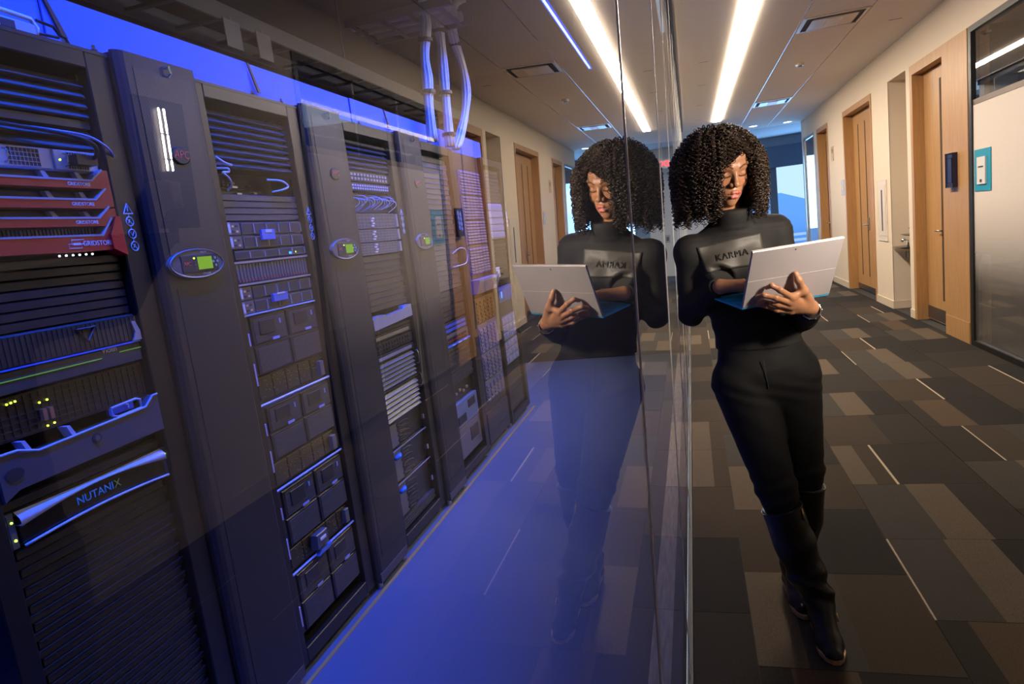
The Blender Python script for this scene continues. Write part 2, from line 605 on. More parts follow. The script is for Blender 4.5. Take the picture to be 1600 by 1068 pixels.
# office glass partition with dotted privacy film
OY0, OY1 = 4.26, 6.86
off = bpy.data.objects.new('window_1', None)
COL.objects.link(off)
off['kind'] = 'structure'
fr = MB()
fr.box(XW - 0.01, XW + 0.06, OY0 - 0.05, OY0, 0, HB)
fr.box(XW - 0.01, XW + 0.06, OY1, OY1 + 0.06, 0, HB)
fr.box(XW - 0.01, XW + 0.06, OY0, OY1, 0, 0.05)
fr.box(XW - 0.01, XW + 0.06, OY0, OY1, HB - 0.05, HB)
fr.obj('frame', black_frame, off)
office_glass = glass_mat('office_glass', 0.10, (0.9, 0.9, 0.9))
ys = [OY0, 5.08, 5.92, OY1]
for a, c in zip(ys[:-1], ys[1:]):
    pane(XW + 0.010, XW + 0.020, a + 0.002, c - 0.002, 0.05, HB - 0.05, office_glass, off, 0)
for s in ys[1:-1]:
    MB().box(XW + 0.008, XW + 0.021, s - 0.004, s + 0.004, 0.05, HB - 0.05).obj('glass_joint', seam_m, off)

# privacy film: printed white dots whose density fades downwards (a property of the film)
film = bpy.data.materials.new('gradient_privacy_film')
film.use_nodes = True
nt = film.node_tree
nt.nodes.clear()
tc = nt.nodes.new('ShaderNodeTexCoord')
sp = nt.nodes.new('ShaderNodeSeparateXYZ')
nt.links.new(tc.outputs['Object'], sp.inputs[0])
mr = nt.nodes.new('ShaderNodeMapRange')
mr.interpolation_type = 'SMOOTHSTEP'
mr.inputs['From Min'].default_value = 0.50
mr.inputs['From Max'].default_value = 1.42
mr.inputs['To Min'].default_value = 0.04
mr.inputs['To Max'].default_value = 0.97
nt.links.new(sp.outputs['Z'], mr.inputs['Value'])
df = nt.nodes.new('ShaderNodeBsdfDiffuse')
df.inputs[0].default_value = (0.70, 0.63, 0.56, 1)
tr = nt.nodes.new('ShaderNodeBsdfTransparent')
mx = nt.nodes.new('ShaderNodeMixShader')
nt.links.new(mr.outputs[0], mx.inputs[0])
nt.links.new(tr.outputs[0], mx.inputs[1])
nt.links.new(df.outputs[0], mx.inputs[2])
om = nt.nodes.new('ShaderNodeOutputMaterial')
nt.links.new(mx.outputs[0], om.inputs[0])
MB().box(XW + 0.0055, XW + 0.0075, OY0, OY1, 0.05, 2.14).obj('privacy_film', film, off)
MB().box(XW + 0.002, XW + 0.022, OY0, OY1, 2.14, 2.185).obj('transom', mat('bronze_transom', (0.16, 0.12, 0.09), 0.4, 0.5), off)
# dark office behind
struct('wall_right', MB().box(XW + 2.2, XW + 2.3, OY0 - 0.3, OY1 + 0.3, 0, HB).box(XW + 0.1, XW + 2.2, OY0 - 0.2, OY0 - 0.1, 0, HB).box(XW + 0.1, XW + 2.2, OY1 + 0.08, OY1 + 0.12, 0, HB),
       mat('office_wall', (0.10, 0.085, 0.07), 0.8))
struct('floor', MB().box(XW, XW + 2.2, OY0, OY1, -0.004, 0.0), mat('office_floor', (0.03, 0.027, 0.025), 0.9))

# teal sign with holder
t = thing('room_sign', 'teal square room sign with a pale card holder on the office glass', 'sign', (XW, 6.7, 1.6))
MB().box(XW - 0.001, XW + 0.0054, 6.50, 6.83, 1.40, 1.755).obj('backing_board', teal, t)
MB().bbox(XW, XW - 0.012, 6.58, 6.75, 1.46, 1.69, 0.002).obj('card_holder', white_plastic, t)
MB().box(XW - 0.014, XW - 0.012, 6.62, 6.72, 1.600, 1.612).obj('print_line', ink_dark, t)
MB().box(XW - 0.014, XW - 0.012, 6.65, 6.69, 1.475, 1.50).obj('slider', ink_dark, t)

# oak portal with recessed first door
RD = 0.10
d1 = bpy.data.objects.new('door_1', None)
COL.objects.link(d1)
d1['kind'] = 'structure'
MB().box(XW - 0.012, XW + 0.16, 6.935, 7.545, 0, HB - 0.0).obj('side_panel', oak, d1)
MB().box(XW - 0.016, XW - 0.012, 6.945, 7.54, 0.0, 0.20).obj('kick_panel', oak, d1)
MB().box(XW - 0.012, XW + 0.16, 8.44, 8.52, 0, HB).obj('door_jamb', oak, d1)
MB().box(XW - 0.012, XW + 0.16, 7.545, 8.44, 2.70, HB).obj('door_head', oak, d1)
MB().box(XW + RD, XW + 0.14, 7.59, 8.435, 0.02, 2.695).obj('door_leaf', oak, d1)
MB().box(XW + RD - 0.003, XW + RD + 0.001, 7.915, 7.960, 0.27, 2.56).obj('shadow_gap', oak_dark, d1)
MB().box(XW + RD - 0.003, XW + RD, 7.60, 8.43, 0.03, 0.17).obj('kick_plate', mat('dark_steel_kick', (0.16, 0.15, 0.15), 0.3, 0.8), d1)
lv = MB().tube([(XW + RD, 7.94, 1.02), (XW + RD - 0.04, 7.94, 1.02), (XW + RD - 0.045, 8.03, 1.02)], 0.009, 8)
lv.obj('door_handle', steel, d1, True)
t = thing('card_reader', 'dark blue card reader on the oak panel beside the first door', 'card reader', (XW, 7.28, 1.6))
MB().bbox(XW - 0.012, XW - 0.045, 7.18, 7.36, 1.455, 1.775, 0.012).obj('body', mat('navy_plastic', (0.010, 0.014, 0.05), 0.3), t)
MB().bbox(XW - 0.045, XW - 0.050, 7.21, 7.33, 1.50, 1.73, 0.004).obj('face', mat('navy_plastic_face', (0.02, 0.025, 0.08), 0.2), t)

# drinking fountain in the alcove
for (y0, y1, z, lab) in ((8.72, 9.02, 0.965, 'upper steel drinking fountain basin in the cream alcove'), (9.04, 9.36, 0.80, 'lower steel drinking fountain basin nearer the far alcove wall')):
    t = thing('drinking_fountain', lab, 'fountain', (XW + 0.6, (y0 + y1) / 2, z))
    dk = mat('dark_fountain_steel', (0.10, 0.10, 0.09), 0.25, 0.9)
    MB().prism([(XW - 0.015, z), (XW + 0.60, z), (XW + 0.60, z - 0.14), (XW + 0.35, z - 0.05), (XW + 0.03, z - 0.02)], 1, y0, y1).obj('basin', dk, t)
    MB().tube([(XW + 0.12, (y0 + y1) / 2, z), (XW + 0.12, (y0 + y1) / 2, z + 0.07), (XW + 0.08, (y0 + y1) / 2, z + 0.09), (XW + 0.05, (y0 + y1) / 2, z + 0.06)], 0.016, 8).obj('spout', chrome, t, True)
    MB().disc((XW + 0.12, (y0 + y1) / 2, z - 0.14), 2, 0.03, 0.08, 12).obj('valve', steel, t)

# extinguisher cabinet cover
t = thing('wall_cabinet_cover', 'white flush cabinet cover with a tall dark slot beside the alcove', 'cabinet', (XW, 9.78, 1.2))
MB().bbox(XW, XW - 0.010, 9.55, 9.98, 0.86, 1.64, 0.003).obj('frame', mat('cover_white', (0.70, 0.62, 0.52), 0.5), t)
MB().bbox(XW - 0.010, XW - 0.014, 9.60, 9.93, 0.93, 1.58, 0.002).obj('door', MATS['cover_white'], t)
MB().box(XW - 0.016, XW - 0.014, 9.735, 9.785, 0.99, 1.52).obj('slot', ink_dark, t)


def oak_door(n, y0, y1, grooves, handle_y):
    d = bpy.data.objects.new('door_%d' % n, None)
    COL.objects.link(d)
    d['kind'] = 'structure'
    MB().box(XW - 0.012, XW + 0.16, y0 - 0.0, y0 + 0.05, 0, HB).obj('door_jamb', oak, d)
    MB().box(XW - 0.012, XW + 0.16, y1 - 0.06, y1, 0, HB).obj('door_jamb', oak, d)
    MB().box(XW - 0.012, XW + 0.16, y0 + 0.05, y1 - 0.06, 2.72, HB).obj('door_head', oak, d)
    MB().box(XW + 0.12, XW + 0.16, y0 + 0.055, y1 - 0.065, 0.015, 2.715).obj('door_leaf', oak, d)
    for g in grooves:
        MB().box(XW + 0.117, XW + 0.12, g - 0.018, g + 0.018, 0.25, 2.55).obj('groove', oak_dark, d)
    h = MB().tube([(XW + 0.12, handle_y, 1.04), (XW + 0.065, handle_y, 1.04), (XW + 0.062, handle_y + 0.11, 1.04)], 0.010, 8)
    h.obj('door_handle', steel, d, True)
    MB().bbox(XW + 0.12, XW + 0.112, handle_y - 0.03, handle_y + 0.03, 0.96, 1.14, 0.002).obj('lock_plate', steel, d)
    MB().box(XW + 0.116, XW + 0.12, y0 + 0.06, y1 - 0.07, 0.02, 0.10).obj('kick_plate', MATS['dark_steel_kick'], d)
    return d


oak_door(2, 10.17, 11.87, (11.07, 11.48), 11.0)
oak_door(3, 13.10, 14.12, (13.95,), 13.80)
sg = bpy.data.objects.new('window_2', None)
COL.objects.link(sg)
sg['kind'] = 'structure'
MB().box(XW - 0.005, XW + 0.06, 14.45, 14.50, 0, HB).box(XW - 0.005, XW + 0.06, 15.66, 15.72, 0, HB).box(XW - 0.005, XW + 0.06, 14.5, 15.66, 0, 0.05).box(XW - 0.005, XW + 0.06, 14.5, 15.66, HB - 0.05, HB).obj('frame', alu, sg)
pane(XW + 0.02, XW + 0.03, 14.5, 15.66, 0.05, HB - 0.05, pane_glass, sg, 0)
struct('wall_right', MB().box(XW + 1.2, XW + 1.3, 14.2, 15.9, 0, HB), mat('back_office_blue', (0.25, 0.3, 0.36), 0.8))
t = thing('wall_sign', 'small tan room-number plate on the wall between the second and third doors', 'sign', (XW, 12.75, 2.2))
MB().bbox(XW, XW - 0.008, 12.68, 12.84, 2.12, 2.36, 0.002).obj('plate', mat('tan_plate', (0.55, 0.42, 0.25), 0.5), t)
MB().box(XW - 0.010, XW - 0.008, 12.70, 12.82, 2.25, 2.32).obj('print', mat('brown_print', (0.35, 0.22, 0.10), 0.6), t)
t = thing('light_switch', 'pale bluish switch plate on the wall next to the second oak door', 'switch', (XW, 12.05, 1.62))
MB().bbox(XW, XW - 0.010, 11.97, 12.12, 1.52, 1.76, 0.003).obj('plate', mat('pale_blue_plastic', (0.45, 0.5, 0.62), 0.4), t)
MB().bbox(XW - 0.010, XW - 0.016, 12.02, 12.07, 1.60, 1.68, 0.002).obj('rocker', white_plastic, t)

# ------------------------------------------------------------------ far lobby with window
FY = 18.5
fw = MB()
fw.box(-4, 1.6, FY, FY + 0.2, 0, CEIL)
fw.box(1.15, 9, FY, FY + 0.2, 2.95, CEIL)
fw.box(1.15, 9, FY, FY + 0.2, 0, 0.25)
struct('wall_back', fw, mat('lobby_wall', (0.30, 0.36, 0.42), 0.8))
struct('wall_back', MB().box(-3.9, -0.0, 13.6, 13.8, 0, CEIL).box(-3.9, -3.8, 13.8, 18.5, 0, CEIL), paint_end)
struct('wall_back', MB().box(0.0, 0.95, 17.4, 17.6, 0, CEIL), mat('white_end_wall', (0.7, 0.68, 0.66), 0.7))
t = thing('wall_outlet', 'small outlet plate on the white end wall, glimpsed beside the hair', 'outlet', (0.5, 17.4, 0.9))
MB().box(0.46, 0.58, 17.39, 17.4, 0.85, 1.05).obj('plate', gear_light, t)
MB().box(0.49, 0.55, 17.385, 17.39, 0.9, 1.0).obj('socket', gear_mid, t)
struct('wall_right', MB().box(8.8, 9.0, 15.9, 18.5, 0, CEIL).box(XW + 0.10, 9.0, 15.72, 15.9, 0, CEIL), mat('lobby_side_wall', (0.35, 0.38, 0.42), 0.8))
win = bpy.data.objects.new('window_3', None)
COL.objects.link(win)
win['kind'] = 'structure'
wf = MB()
blue_frame = mat('blue_grey_mullion', (0.08, 0.12, 0.17), 0.5)
for x in (1.62, 2.25, 4.9, 6.9, 8.85):
    MB().box(x - 0.05 if x != 2.25 else x - 0.12, x + 0.06, FY - 0.05, FY + 0.1, 0.25, 2.95).obj('mullion', blue_frame, win)
MB().box(1.15, 9, FY - 0.03, FY + 0.08, 0.25, 0.32).obj('sill', blue_frame, win)
MB().box(1.2, 8.8, FY - 0.10, FY - 0.06, 2.42, 2.95).obj('blind', mat('blue_grey_blind', (0.10, 0.15, 0.22), 0.7), win)
pane(1.15, 8.85, FY + 0.02, FY + 0.03, 0.3, 2.95, pane_glass, win, 2)
# building and railings across the street
t = thing('far_building', 'pale blue building with a sloping roof line beyond the far window', 'building', (6, 40, 0))
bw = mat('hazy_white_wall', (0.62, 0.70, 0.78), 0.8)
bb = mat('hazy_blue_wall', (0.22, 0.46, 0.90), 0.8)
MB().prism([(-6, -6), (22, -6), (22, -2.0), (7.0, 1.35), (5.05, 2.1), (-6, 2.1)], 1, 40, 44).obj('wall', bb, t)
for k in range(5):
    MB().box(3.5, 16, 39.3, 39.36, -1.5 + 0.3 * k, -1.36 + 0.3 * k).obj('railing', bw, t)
# ------------------------------------------------------------------ server room shell
dark_wall = mat('server_room_wall', (0.045, 0.043, 0.042), 0.8)
struct('wall_left', MB().box(-4.2, -4.0, -3.5, 7.7, 0, 3.4).box(-4.0, -0.012, 7.5, 7.7, 0, 3.4).box(-4.0, -0.012, -3.6, -3.4, 0, 3.4).box(-0.2, 0.02, 7.5, 13.7, CEIL, 3.4), dark_wall)
struct('wall_left', MB().box(-0.6, -0.5, 7.7, 13.6, 0, CEIL), dark_wall)
struct('ceiling', MB().box(-4.0, -0.035, -3.5, 7.6, 3.32, 3.4), mat('server_room_ceiling', (0.06, 0.056, 0.05), 0.85))
struct('ceiling', MB().box(-0.5, -0.035, 7.7, 13.6, CEIL, 3.4), MATS['server_room_ceiling'])
struct('wall_front', MB().box(0.0, XW + 0.1, -3.5, -3.4, 0, CEIL), paint_cream)

t = thing('blue_led_strip', 'blue dotted led strip light hung in the server room above the aisle', 'light', (-0.73, 4, 3.05))
blue_e = emit_mat('blue_strip_glow', (0.0, 0.06, 1.0), BLUE_STRIP)
MB().box(-0.755, -0.705, -0.5, 6.95, 3.055, 3.09).obj('housing', rack_black, t)
MB().box(-0.75, -0.71, -0.5, 6.94, 3.051, 3.055).obj('diffuser', blue_e, t)
db = MB()
for k in range(186):
    y = -0.45 + 0.0395 * k
    db.box(-0.738, -0.722, y, y + 0.018, 3.044, 3.050)
db.obj('led_dots', emit_mat('blue_white_dots', (0.3, 0.5, 1.0), 9.0), t, kind='stuff')
for yy in (1.0, 6.0):
    MB().box(-0.734, -0.726, yy, yy + 0.01, 3.09, 3.32).obj('hanger', rack_black, t)

# ------------------------------------------------------------------ racks
G = -1.400      # face plane of the mounted equipment
RF = -1.378     # front plane of the rack posts
ROW = {'A': 0.96, 'B': 1.87, 'C': 2.78, 'D': 3.69, 'E': 4.30, 'F': 4.91}
LAB = {'A': 'black open server rack nearest the camera, at the left edge of the picture',
       'B': 'black open server rack between the first and second tall cooling cabinets',
       'C': 'black open server rack between the second and third tall cooling cabinets',
       'D': 'black open server rack just beyond the third tall cooling cabinet, under the cable bundles',
       'F': 'last black server rack at the far end of the row'}
sym_m = mat('blue_white_symbol_print', (0.55, 0.65, 0.9), 0.5, emit=(0.02, 0.12, 0.9), estr=0.0)
sym_m = mat('reflective_symbol_print', (0.8, 0.85, 0.95), 0.4)


def symbols(y, z, parent, r=0.0125, x=RF):
    """warning triangle over three ring glyphs"""
    x0, x1 = x, x + 0.0012
    tb = MB()
    tri = [(y, z + 0.055), (y + 0.016, z + 0.027), (y - 0.016, z + 0.027)]
    for a, c in ((0, 1), (1, 2), (2, 0)):
        tb.tube([(x1, *tri[a]), (x1, *tri[c])], 0.0016, 4)
    tb.tube([(x1, y, z + 0.048), (x1, y, z + 0.034)], 0.0018, 4)
    tb.obj('warning_triangle', sym_m, parent)
    for k in range(3):
        zc = z - 0.034 * k + 0.006
        cb = MB()
        ring = [(x1, y + r * math.cos(a), zc + r * math.sin(a)) for a in np.linspace(0, 2 * math.pi, 15)[:-1]]
        cb.tube(ring, 0.0016, 4, closed=True)
        if k == 1:
            cb.tube([(x1, y - 0.006, zc + 0.006), (x1, y, zc - 0.006), (x1, y + 0.006, zc + 0.006)], 0.0014, 4)
        else:
            cb.tube([(x1, y - 0.7 * r, zc + 0.7 * r), (x1, y + 0.7 * r, zc - 0.7 * r)], 0.0014, 4)
            cb.tube([(x1, y - 0.005, zc - 0.004), (x1, y + 0.001, zc + 0.006)], 0.0014, 4)
        cb.tube([(x1, y, zc + r), (x1, y, zc + r + 0.008)], 0.0012, 4)
        cb.obj('warning_symbol', sym_m, parent)


def rack(k):
    y0 = ROW[k]
    y1 = y0 + 0.60
    r = thing('server_rack', LAB[k], 'server rack', (-1.9, y0 + 0.3, 0))
    oa, ob = y0 + 0.055, y0 + 0.525
    MB().bbox(-2.42, RF, y0 + 0.002, oa, 0.03, 2.12, 0.003).obj('post', rack_black, r)
    MB().bbox(-2.42, RF, ob, y1 - 0.002, 0.03, 2.12, 0.003).obj('post', rack_black, r)
    MB().bbox(-2.42, RF + 0.001, oa, ob, 2.07, 2.12, 0.003).obj('top_panel', rack_black, r)
    MB().bbox(-2.42, RF + 0.001, oa, ob, 0.03, 0.09, 0.003).obj('plinth', rack_black, r)
    MB().box(-2.42, -2.40, oa, ob, 0.09, 2.07).obj('rear_panel', rack_black, r)
    ed = MB().box(RF, RF + 0.002, y0, y1, 2.112, 2.122)
    ed.obj('top_edge', rack_face, r)
    for yy in (y0 + 0.03, y1 - 0.04):
        MB().disc((RF - 0.035, yy, 0.0), 2, 0.016, 0.03, 10).obj('levelling_foot', steel, r)
    rl = MB()
    for yy in (oa + 0.003, ob - 0.009):
        for q in range(44):
            rl.box(G - 0.012, G - 0.010, yy, yy + 0.006, 0.12 + 0.0445 * q, 0.145 + 0.0445 * q)
    rl.obj('mounting_rail', rack_face, r, kind='stuff')
    symbols(y1 - 0.040, 1.665, r)
    return r


OP = {k: (y + 0.062, y + 0.518) for k, y in ROW.items()}


def slats(k, root, z1, z0, n, style='tilt', m=None, side=0.0, name='blanking_slat'):
    a, b = OP[k]
    h = (z1 - z0) / n
    for i in range(n):
        zb = z0 + i * h
        zt = zb + h
        if style == 'tilt':
            p = [(G - 0.03, zb), (G + 0.004, zb + 0.002), (G + 0.006, zb + 0.005), (G - 0.009, zt - 0.003), (G - 0.03, zt - 0.002)]
        elif style == 'bevel':
            p = [(G - 0.03, zb), (G, zb + 0.001), (G, zt - 0.0045), (G - 0.006, zt - 0.001), (G - 0.03, zt - 0.001)]
        else:
            p = [(G - 0.03, zb), (G - 0.002, zb + 0.001), (G - 0.002, zt - 0.004), (G + 0.003, zt - 0.0035), (G + 0.003, zt - 0.0015), (G - 0.03, zt - 0.001)]
        ib = 0.012 if (style == 'lip' and i % 2) else 0.0
        MB().prism([(q[0], q[1]) for q in p], 1, a + side + ib, b - side - ib).obj(name, m or slat_m, root)


# MB.prism with axis=1 inserts y between x and z -> points are (x, z)
def chassis(name, k, z1, z0, label, cat='server', m=None, depth=0.7, group=None, inset=0.0):
    a, b = OP[k]
    t = thing(name, label, cat, (-1.75, (a + b) / 2, z0), group)
    MB().bbox(G - depth, G - inset, a + 0.001, b - 0.001, z0 + 0.001, z1 - 0.001, 0.002).obj('body', m or gear_dark, t)
    return t


def mesh_grid(t, y0, y1, z0, z1, ny, nz, m, name='grille', x=G, r=0.0012, diag=False):
    """raised lattice of bars over a recessed dark field"""
    g = MB()
    for i in range(nz + 1):
        z = z0 + (z1 - z0) * i / nz
        g.box(x, x + 0.002, y0, y1, z - r, z + r)
    for i in range(ny + 1):
        y = y0 + (y1 - y0) * i / ny
        g.box(x, x + 0.002, y - r, y + r, z0, z1)
    return g.obj(name, m, t, kind='stuff')


def drive_modules(t, y0, y1, z0, z1, ny, m=None, tall=False, handle=None, name='drive_module'):
    w = (y1 - y0) / ny
    for i in range(ny):
        a = y0 + i * w
        d = MB().bbox(G - 0.01, G + 0.006, a + 0.0015, a + w - 0.0015, z0 + 0.001, z1 - 0.001, 0.0015).obj(name, m or gear_mid, t)
        if tall:
            MB().box(G + 0.006, G + 0.008, a + 0.3 * w, a + 0.7 * w, z0 + 0.004, z0 + 0.012).obj('release_latch', handle or red_bez, d)
        else:
            MB().box(G + 0.006, G + 0.009, a + w - 0.009, a + w - 0.005, z0 + 0.003, z1 - 0.003).obj('release_latch', handle or gear_light, d)
            MB().box(G + 0.006, G + 0.0065, a + 0.006, a + w - 0.014, z0 + 0.005, z1 - 0.005).obj('vent_field', ink_dark, d)


def louvre_field(t, y0, y1, z0, z1, n, m=None, x=G, name='louvre_grille'):
    g = MB()
    h = (z1 - z0) / n
    for i in range(n):
        g.box(x, x + 0.003, y0, y1, z0 + i * h, z0 + i * h + 0.45 * h)
    return g.obj(name, m or gear_mid, t, kind='stuff')


def cable(name_part, path, r, m, t, sub=10, n=6):
    """smooth Catmull-Rom tube through path"""
    P = [Vector(p) for p in path]
    out = []
    for i in range(len(P) - 1):
        p0, p1, p2, p3 = P[max(i - 1, 0)], P[i], P[i + 1], P[min(i + 2, len(P) - 1)]
        for s in range(sub):
            u = s / sub
            out.append(0.5 * ((2 * p1) + (p2 - p0) * u + (2 * p0 - 5 * p1 + 4 * p2 - p3) * u * u + (3 * p1 - p0 - 3 * p2 + p3) * u ** 3))
    out.append(P[-1])
    return MB().tube(out, r, n).obj(name_part, m, t, True)


blue_cable = mat('pale_blue_cable', (0.35, 0.45, 0.75), 0.35)
white_cable = mat('white_cable', (0.80, 0.80, 0.82), 0.4)
black_cable = mat('black_cable', (0.02, 0.02, 0.02), 0.4)

struct('trim_7', MB().box(-1.352, -1.336, 0.0, 5.52, 0.0, 0.004), mat('ochre_floor_edge', (0.50, 0.33, 0.08), 0.6))

# ---- rack A
rA = rack('A')
a, b = OP['A']
slats('A', rA, 2.045, 1.94, 4)
slats('A', rA, 1.94, 1.915, 1, 'bevel', gear_dark)
slats('A', rA, 1.912, 1.858, 2)
t = chassis('power_shelf', 'A', 1.856, 1.800, 'pale blue-grey power shelf with mesh modules and green lights above the red bezels', 'power supply', gear_light, 0.5)
for i, (ya, yb) in enumerate(((1.03, 1.18), (1.19, 1.335), (1.345, 1.47))):
    mo = MB().bbox(G - 0.01, G + 0.006, ya, yb, 1.803, 1.853, 0.002).obj('supply_module', gear_light, t)
    MB().box(G + 0.006, G + 0.0066, ya + 0.035, yb - 0.03, 1.807, 1.849).obj('vent_field', ink_dark, mo)
    g = MB()
    for q in range(9):
        yy = ya + 0.035 + (yb - ya - 0.065) * q / 8
        g.box(G + 0.006, G + 0.008, yy - 0.0006, yy + 0.0006, 1.807, 1.849)
    for q in range(5):
        g.box(G + 0.006, G + 0.008, ya + 0.035, yb - 0.03, 1.807 + 0.0105 * q - 0.0006, 1.807 + 0.0105 * q + 0.0006)
    g.obj('vent_mesh', gear_light, mo, kind='stuff')
    MB().tube([(G + 0.006, ya + 0.028, 1.812), (G + 0.018, ya + 0.028, 1.818), (G + 0.018, ya + 0.028, 1.838), (G + 0.006, ya + 0.028, 1.845)], 0.0022, 6).obj('pull_handle', chrome, mo, True)
    MB().disc((G + 0.006, ya + 0.015, 1.828), 0, 0.0024, 0.002, 8).obj('status_light', led_green, mo)
t = thing('power_cable', 'thick black power cable looping over the pale power shelf', 'cable', (G, 1.42, 1.85))
cable('cord', [(G + 0.01, 1.02, 1.905), (G + 0.02, 1.25, 1.896), (G + 0.04, 1.36, 1.885), (G + 0.055, 1.42, 1.865), (G + 0.045, 1.435, 1.84), (G + 0.02, 1.43, 1.828)], 0.0055, black_cable, t)
MB().box(G + 0.004, G + 0.035, 1.385, 1.445, 1.815, 1.84).obj('plug', black_cable, t)
t = thing('network_cable', 'thin pale blue cable curving above the pale power shelf', 'cable', (G, 1.4, 1.88))
cable('cord', [(G + 0.004, 1.15, 1.903), (G + 0.02, 1.33, 1.897), (G + 0.04, 1.42, 1.888), (G + 0.035, 1.48, 1.868), (G + 0.02, 1.515, 1.845), (G, 1.53, 1.82)], 0.003, blue_cable, t)


def flared_bezel(label, z0, z1, zslot, txt_y, size, logo=False, flare=0.03):
    t = thing('red_storage_bezel', label, 'server bezel', (G, (a + b) / 2, z0), 'red storage bezels in the nearest rack')
    X0, X1 = G, G + 0.022
    e = b + 0.002
    pts = [(a, z0), (e, z0), (e, z1 + flare), (e - 0.016, z1 + flare), (e - 0.055, z1), (a, z1)]
    MB().prism(pts, 0, X0 - 0.01, X1).obj('face', red_bez, t)
    rim = mat('bezel_rim_grey', (0.35, 0.35, 0.4), 0.35)
    MB().prism([(a, z1 - 0.001), (e - 0.055, z1 - 0.001), (e - 0.016, z1 + flare), (e - 0.020, z1 + flare + 0.003), (e - 0.057, z1 + 0.004), (a, z1 + 0.004)], 0, X0 - 0.02, X1 + 0.002).obj('rim', rim, t)
    for yy in (() if logo else (a + 0.02, 1.165, 1.31, 1.405)):
        MB().prism([(yy, z1 + 0.003), (yy + 0.016, z1 + 0.003), (yy + 0.002, zslot), (yy - 0.010, zslot)], 0, X0 - 0.015, X0 + 0.004).obj('strut', rim, t)
    MB().box(X0 - 0.2, X0 - 0.012, a + 0.002, b - 0.002, z0, zslot + 0.001).obj('body', gear_dark, t)
    text('lettering', 'GRIDSTORE', size, (X1 + 0.0006, txt_y, (z0 + z1) / 2), (0, 1, 0), (0, 0, 1), white_lab, t, 0.001, spacing=1.0)
    MB().box(X0 - 0.01, X0 + 0.012, e + 0.003, e + 0.012, z0 + 0.006, z0 + 0.016).obj('side_light', mat('side_tab_blue', (0.1, 0.35, 0.75), 0.4), t)
    if logo:
        lg = MB()
        ly = txt_y - size * 3.75
        h = (z1 - z0) * 0.6
        c = (z0 + z1) / 2
        for (dy, dz) in ((0.006, 0.22 * h), (-0.004, -0.22 * h)):
            P = [(X1, ly - 0.018 + dy, c + dz - 0.24 * h), (X1, ly + 0.018 + dy, c + dz - 0.24 * h), (X1, ly + 0.018 + dy, c + dz + 0.24 * h), (X1, ly - 0.018 + dy, c + dz + 0.24 * h)]
            lg.tube(P, 0.0011, 4, closed=True)
        lg.box(X1, X1 + 0.0012, ly - 0.009, ly + 0.012, c - 0.003, c + 0.003)
        lg.obj('logo', white_lab, t)
    return t


flared_bezel('topmost red storage bezel under the pale power shelf', 1.757, 1.776, 1.799, 1.385, 0.0125)
flared_bezel('second red storage bezel from the top of the nearest rack', 1.706, 1.727, 1.750, 1.385, 0.0125)
flared_bezel('third red storage bezel, just above the tallest red one', 1.660, 1.680, 1.700, 1.385, 0.0125)
t = flared_bezel('tallest red storage bezel with large logo and a row of white lights', 1.597, 1.635, 1.655, 1.405, 0.0175, True, 0.045)
MB().prism([(1.445, 1.600), (1.487, 1.580), (1.487, 1.685), (1.472, 1.685), (1.445, 1.637)], 0, G - 0.01, G + 0.028).obj('red_wing', mat('red_wing_enamel', (0.75, 0.015, 0.02), 0.3), t)
MB().bbox(G - 0.01, G + 0.012, 1.489, 1.497, 1.590, 1.685, 0.001).obj('status_panel', gear_light, t)
for q in range(6):
    MB().disc((G + 0.004, 1.300 + 0.019 * q, 1.590), 0, 0.0024, 0.003, 8).obj('status_light', led_white, t)
t = thing('drive_grid', 'dark drive grid between the third red bezel and the tallest one', 'server', (G, 1.2, 1.64))
MB().box(G - 0.012, G - 0.008, a, b, 1.635, 1.659).obj('backing', gear_dark, t)
lf = MB()
for q in range(46):
    lf.box(G - 0.008, G - 0.004, a + 0.0099 * q, a + 0.0099 * q + 0.006, 1.637, 1.657)
lf.obj('fins', gear_mid, t, kind='stuff')
slats('A', rA, 1.588, 1.424, 7, 'bevel', gear_dark)

t = chassis('flash_array', 'A', 1.422, 1.288, 'black flash array with an embossed triangle and a thin green line', 'server', gear_dark, 0.7)
MB().bbox(G, G + 0.012, a, b, 1.345, 1.42, 0.004).obj('upper_grille', gear_dark, t)
g = MB()
for q in range(34):
    yy = a + 0.004 + 0.0135 * q
    g.box(G + 0.012, G + 0.0135, yy, yy + 0.007, 1.350, 1.414)
g.obj('grille_ribs', rack_face, t, kind='stuff')
g = MB()
tri = [(G + 0.016, 1.290, 1.405), (G + 0.016, 1.345, 1.405), (G + 0.016, 1.3175, 1.372)]
g.tube(tri, 0.0028, 5, closed=True)
g.obj('triangle_emblem', gear_mid, t)
MB().box(G + 0.010, G + 0.016, a, b, 1.342, 1.3455).obj('blue_trim', mat('blue_trim_line', (0.05, 0.2, 0.8), 0.4), t)
MB().prism([(1.455, 1.347), (1.482, 1.347), (1.482, 1.372), (1.470, 1.400), (1.458, 1.400), (1.466, 1.370)], 0, G + 0.012, G + 0.018).obj('curved_tab', gear_light, t)
MB().bbox(G, G + 0.012, a, b, 1.290, 1.341, 0.003).obj('lower_face', mat('soft_black_face', (0.05, 0.05, 0.055), 0.5), t)
text('lettering', 'Violin', 0.021, (G + 0.0128, 1.375, 1.337), (0, 1, 0), (0, 0, 1), white_lab, t)
MB().box(G + 0.012, G + 0.0135, a, 1.348, 1.318, 1.3205).box(G + 0.012, G + 0.0135, 1.405, b, 1.324, 1.3265).obj('green_line', mat('green_line', (0.25, 0.75, 0.05), 0.4, emit=(0.3, 0.8, 0.05), estr=0.12), t)

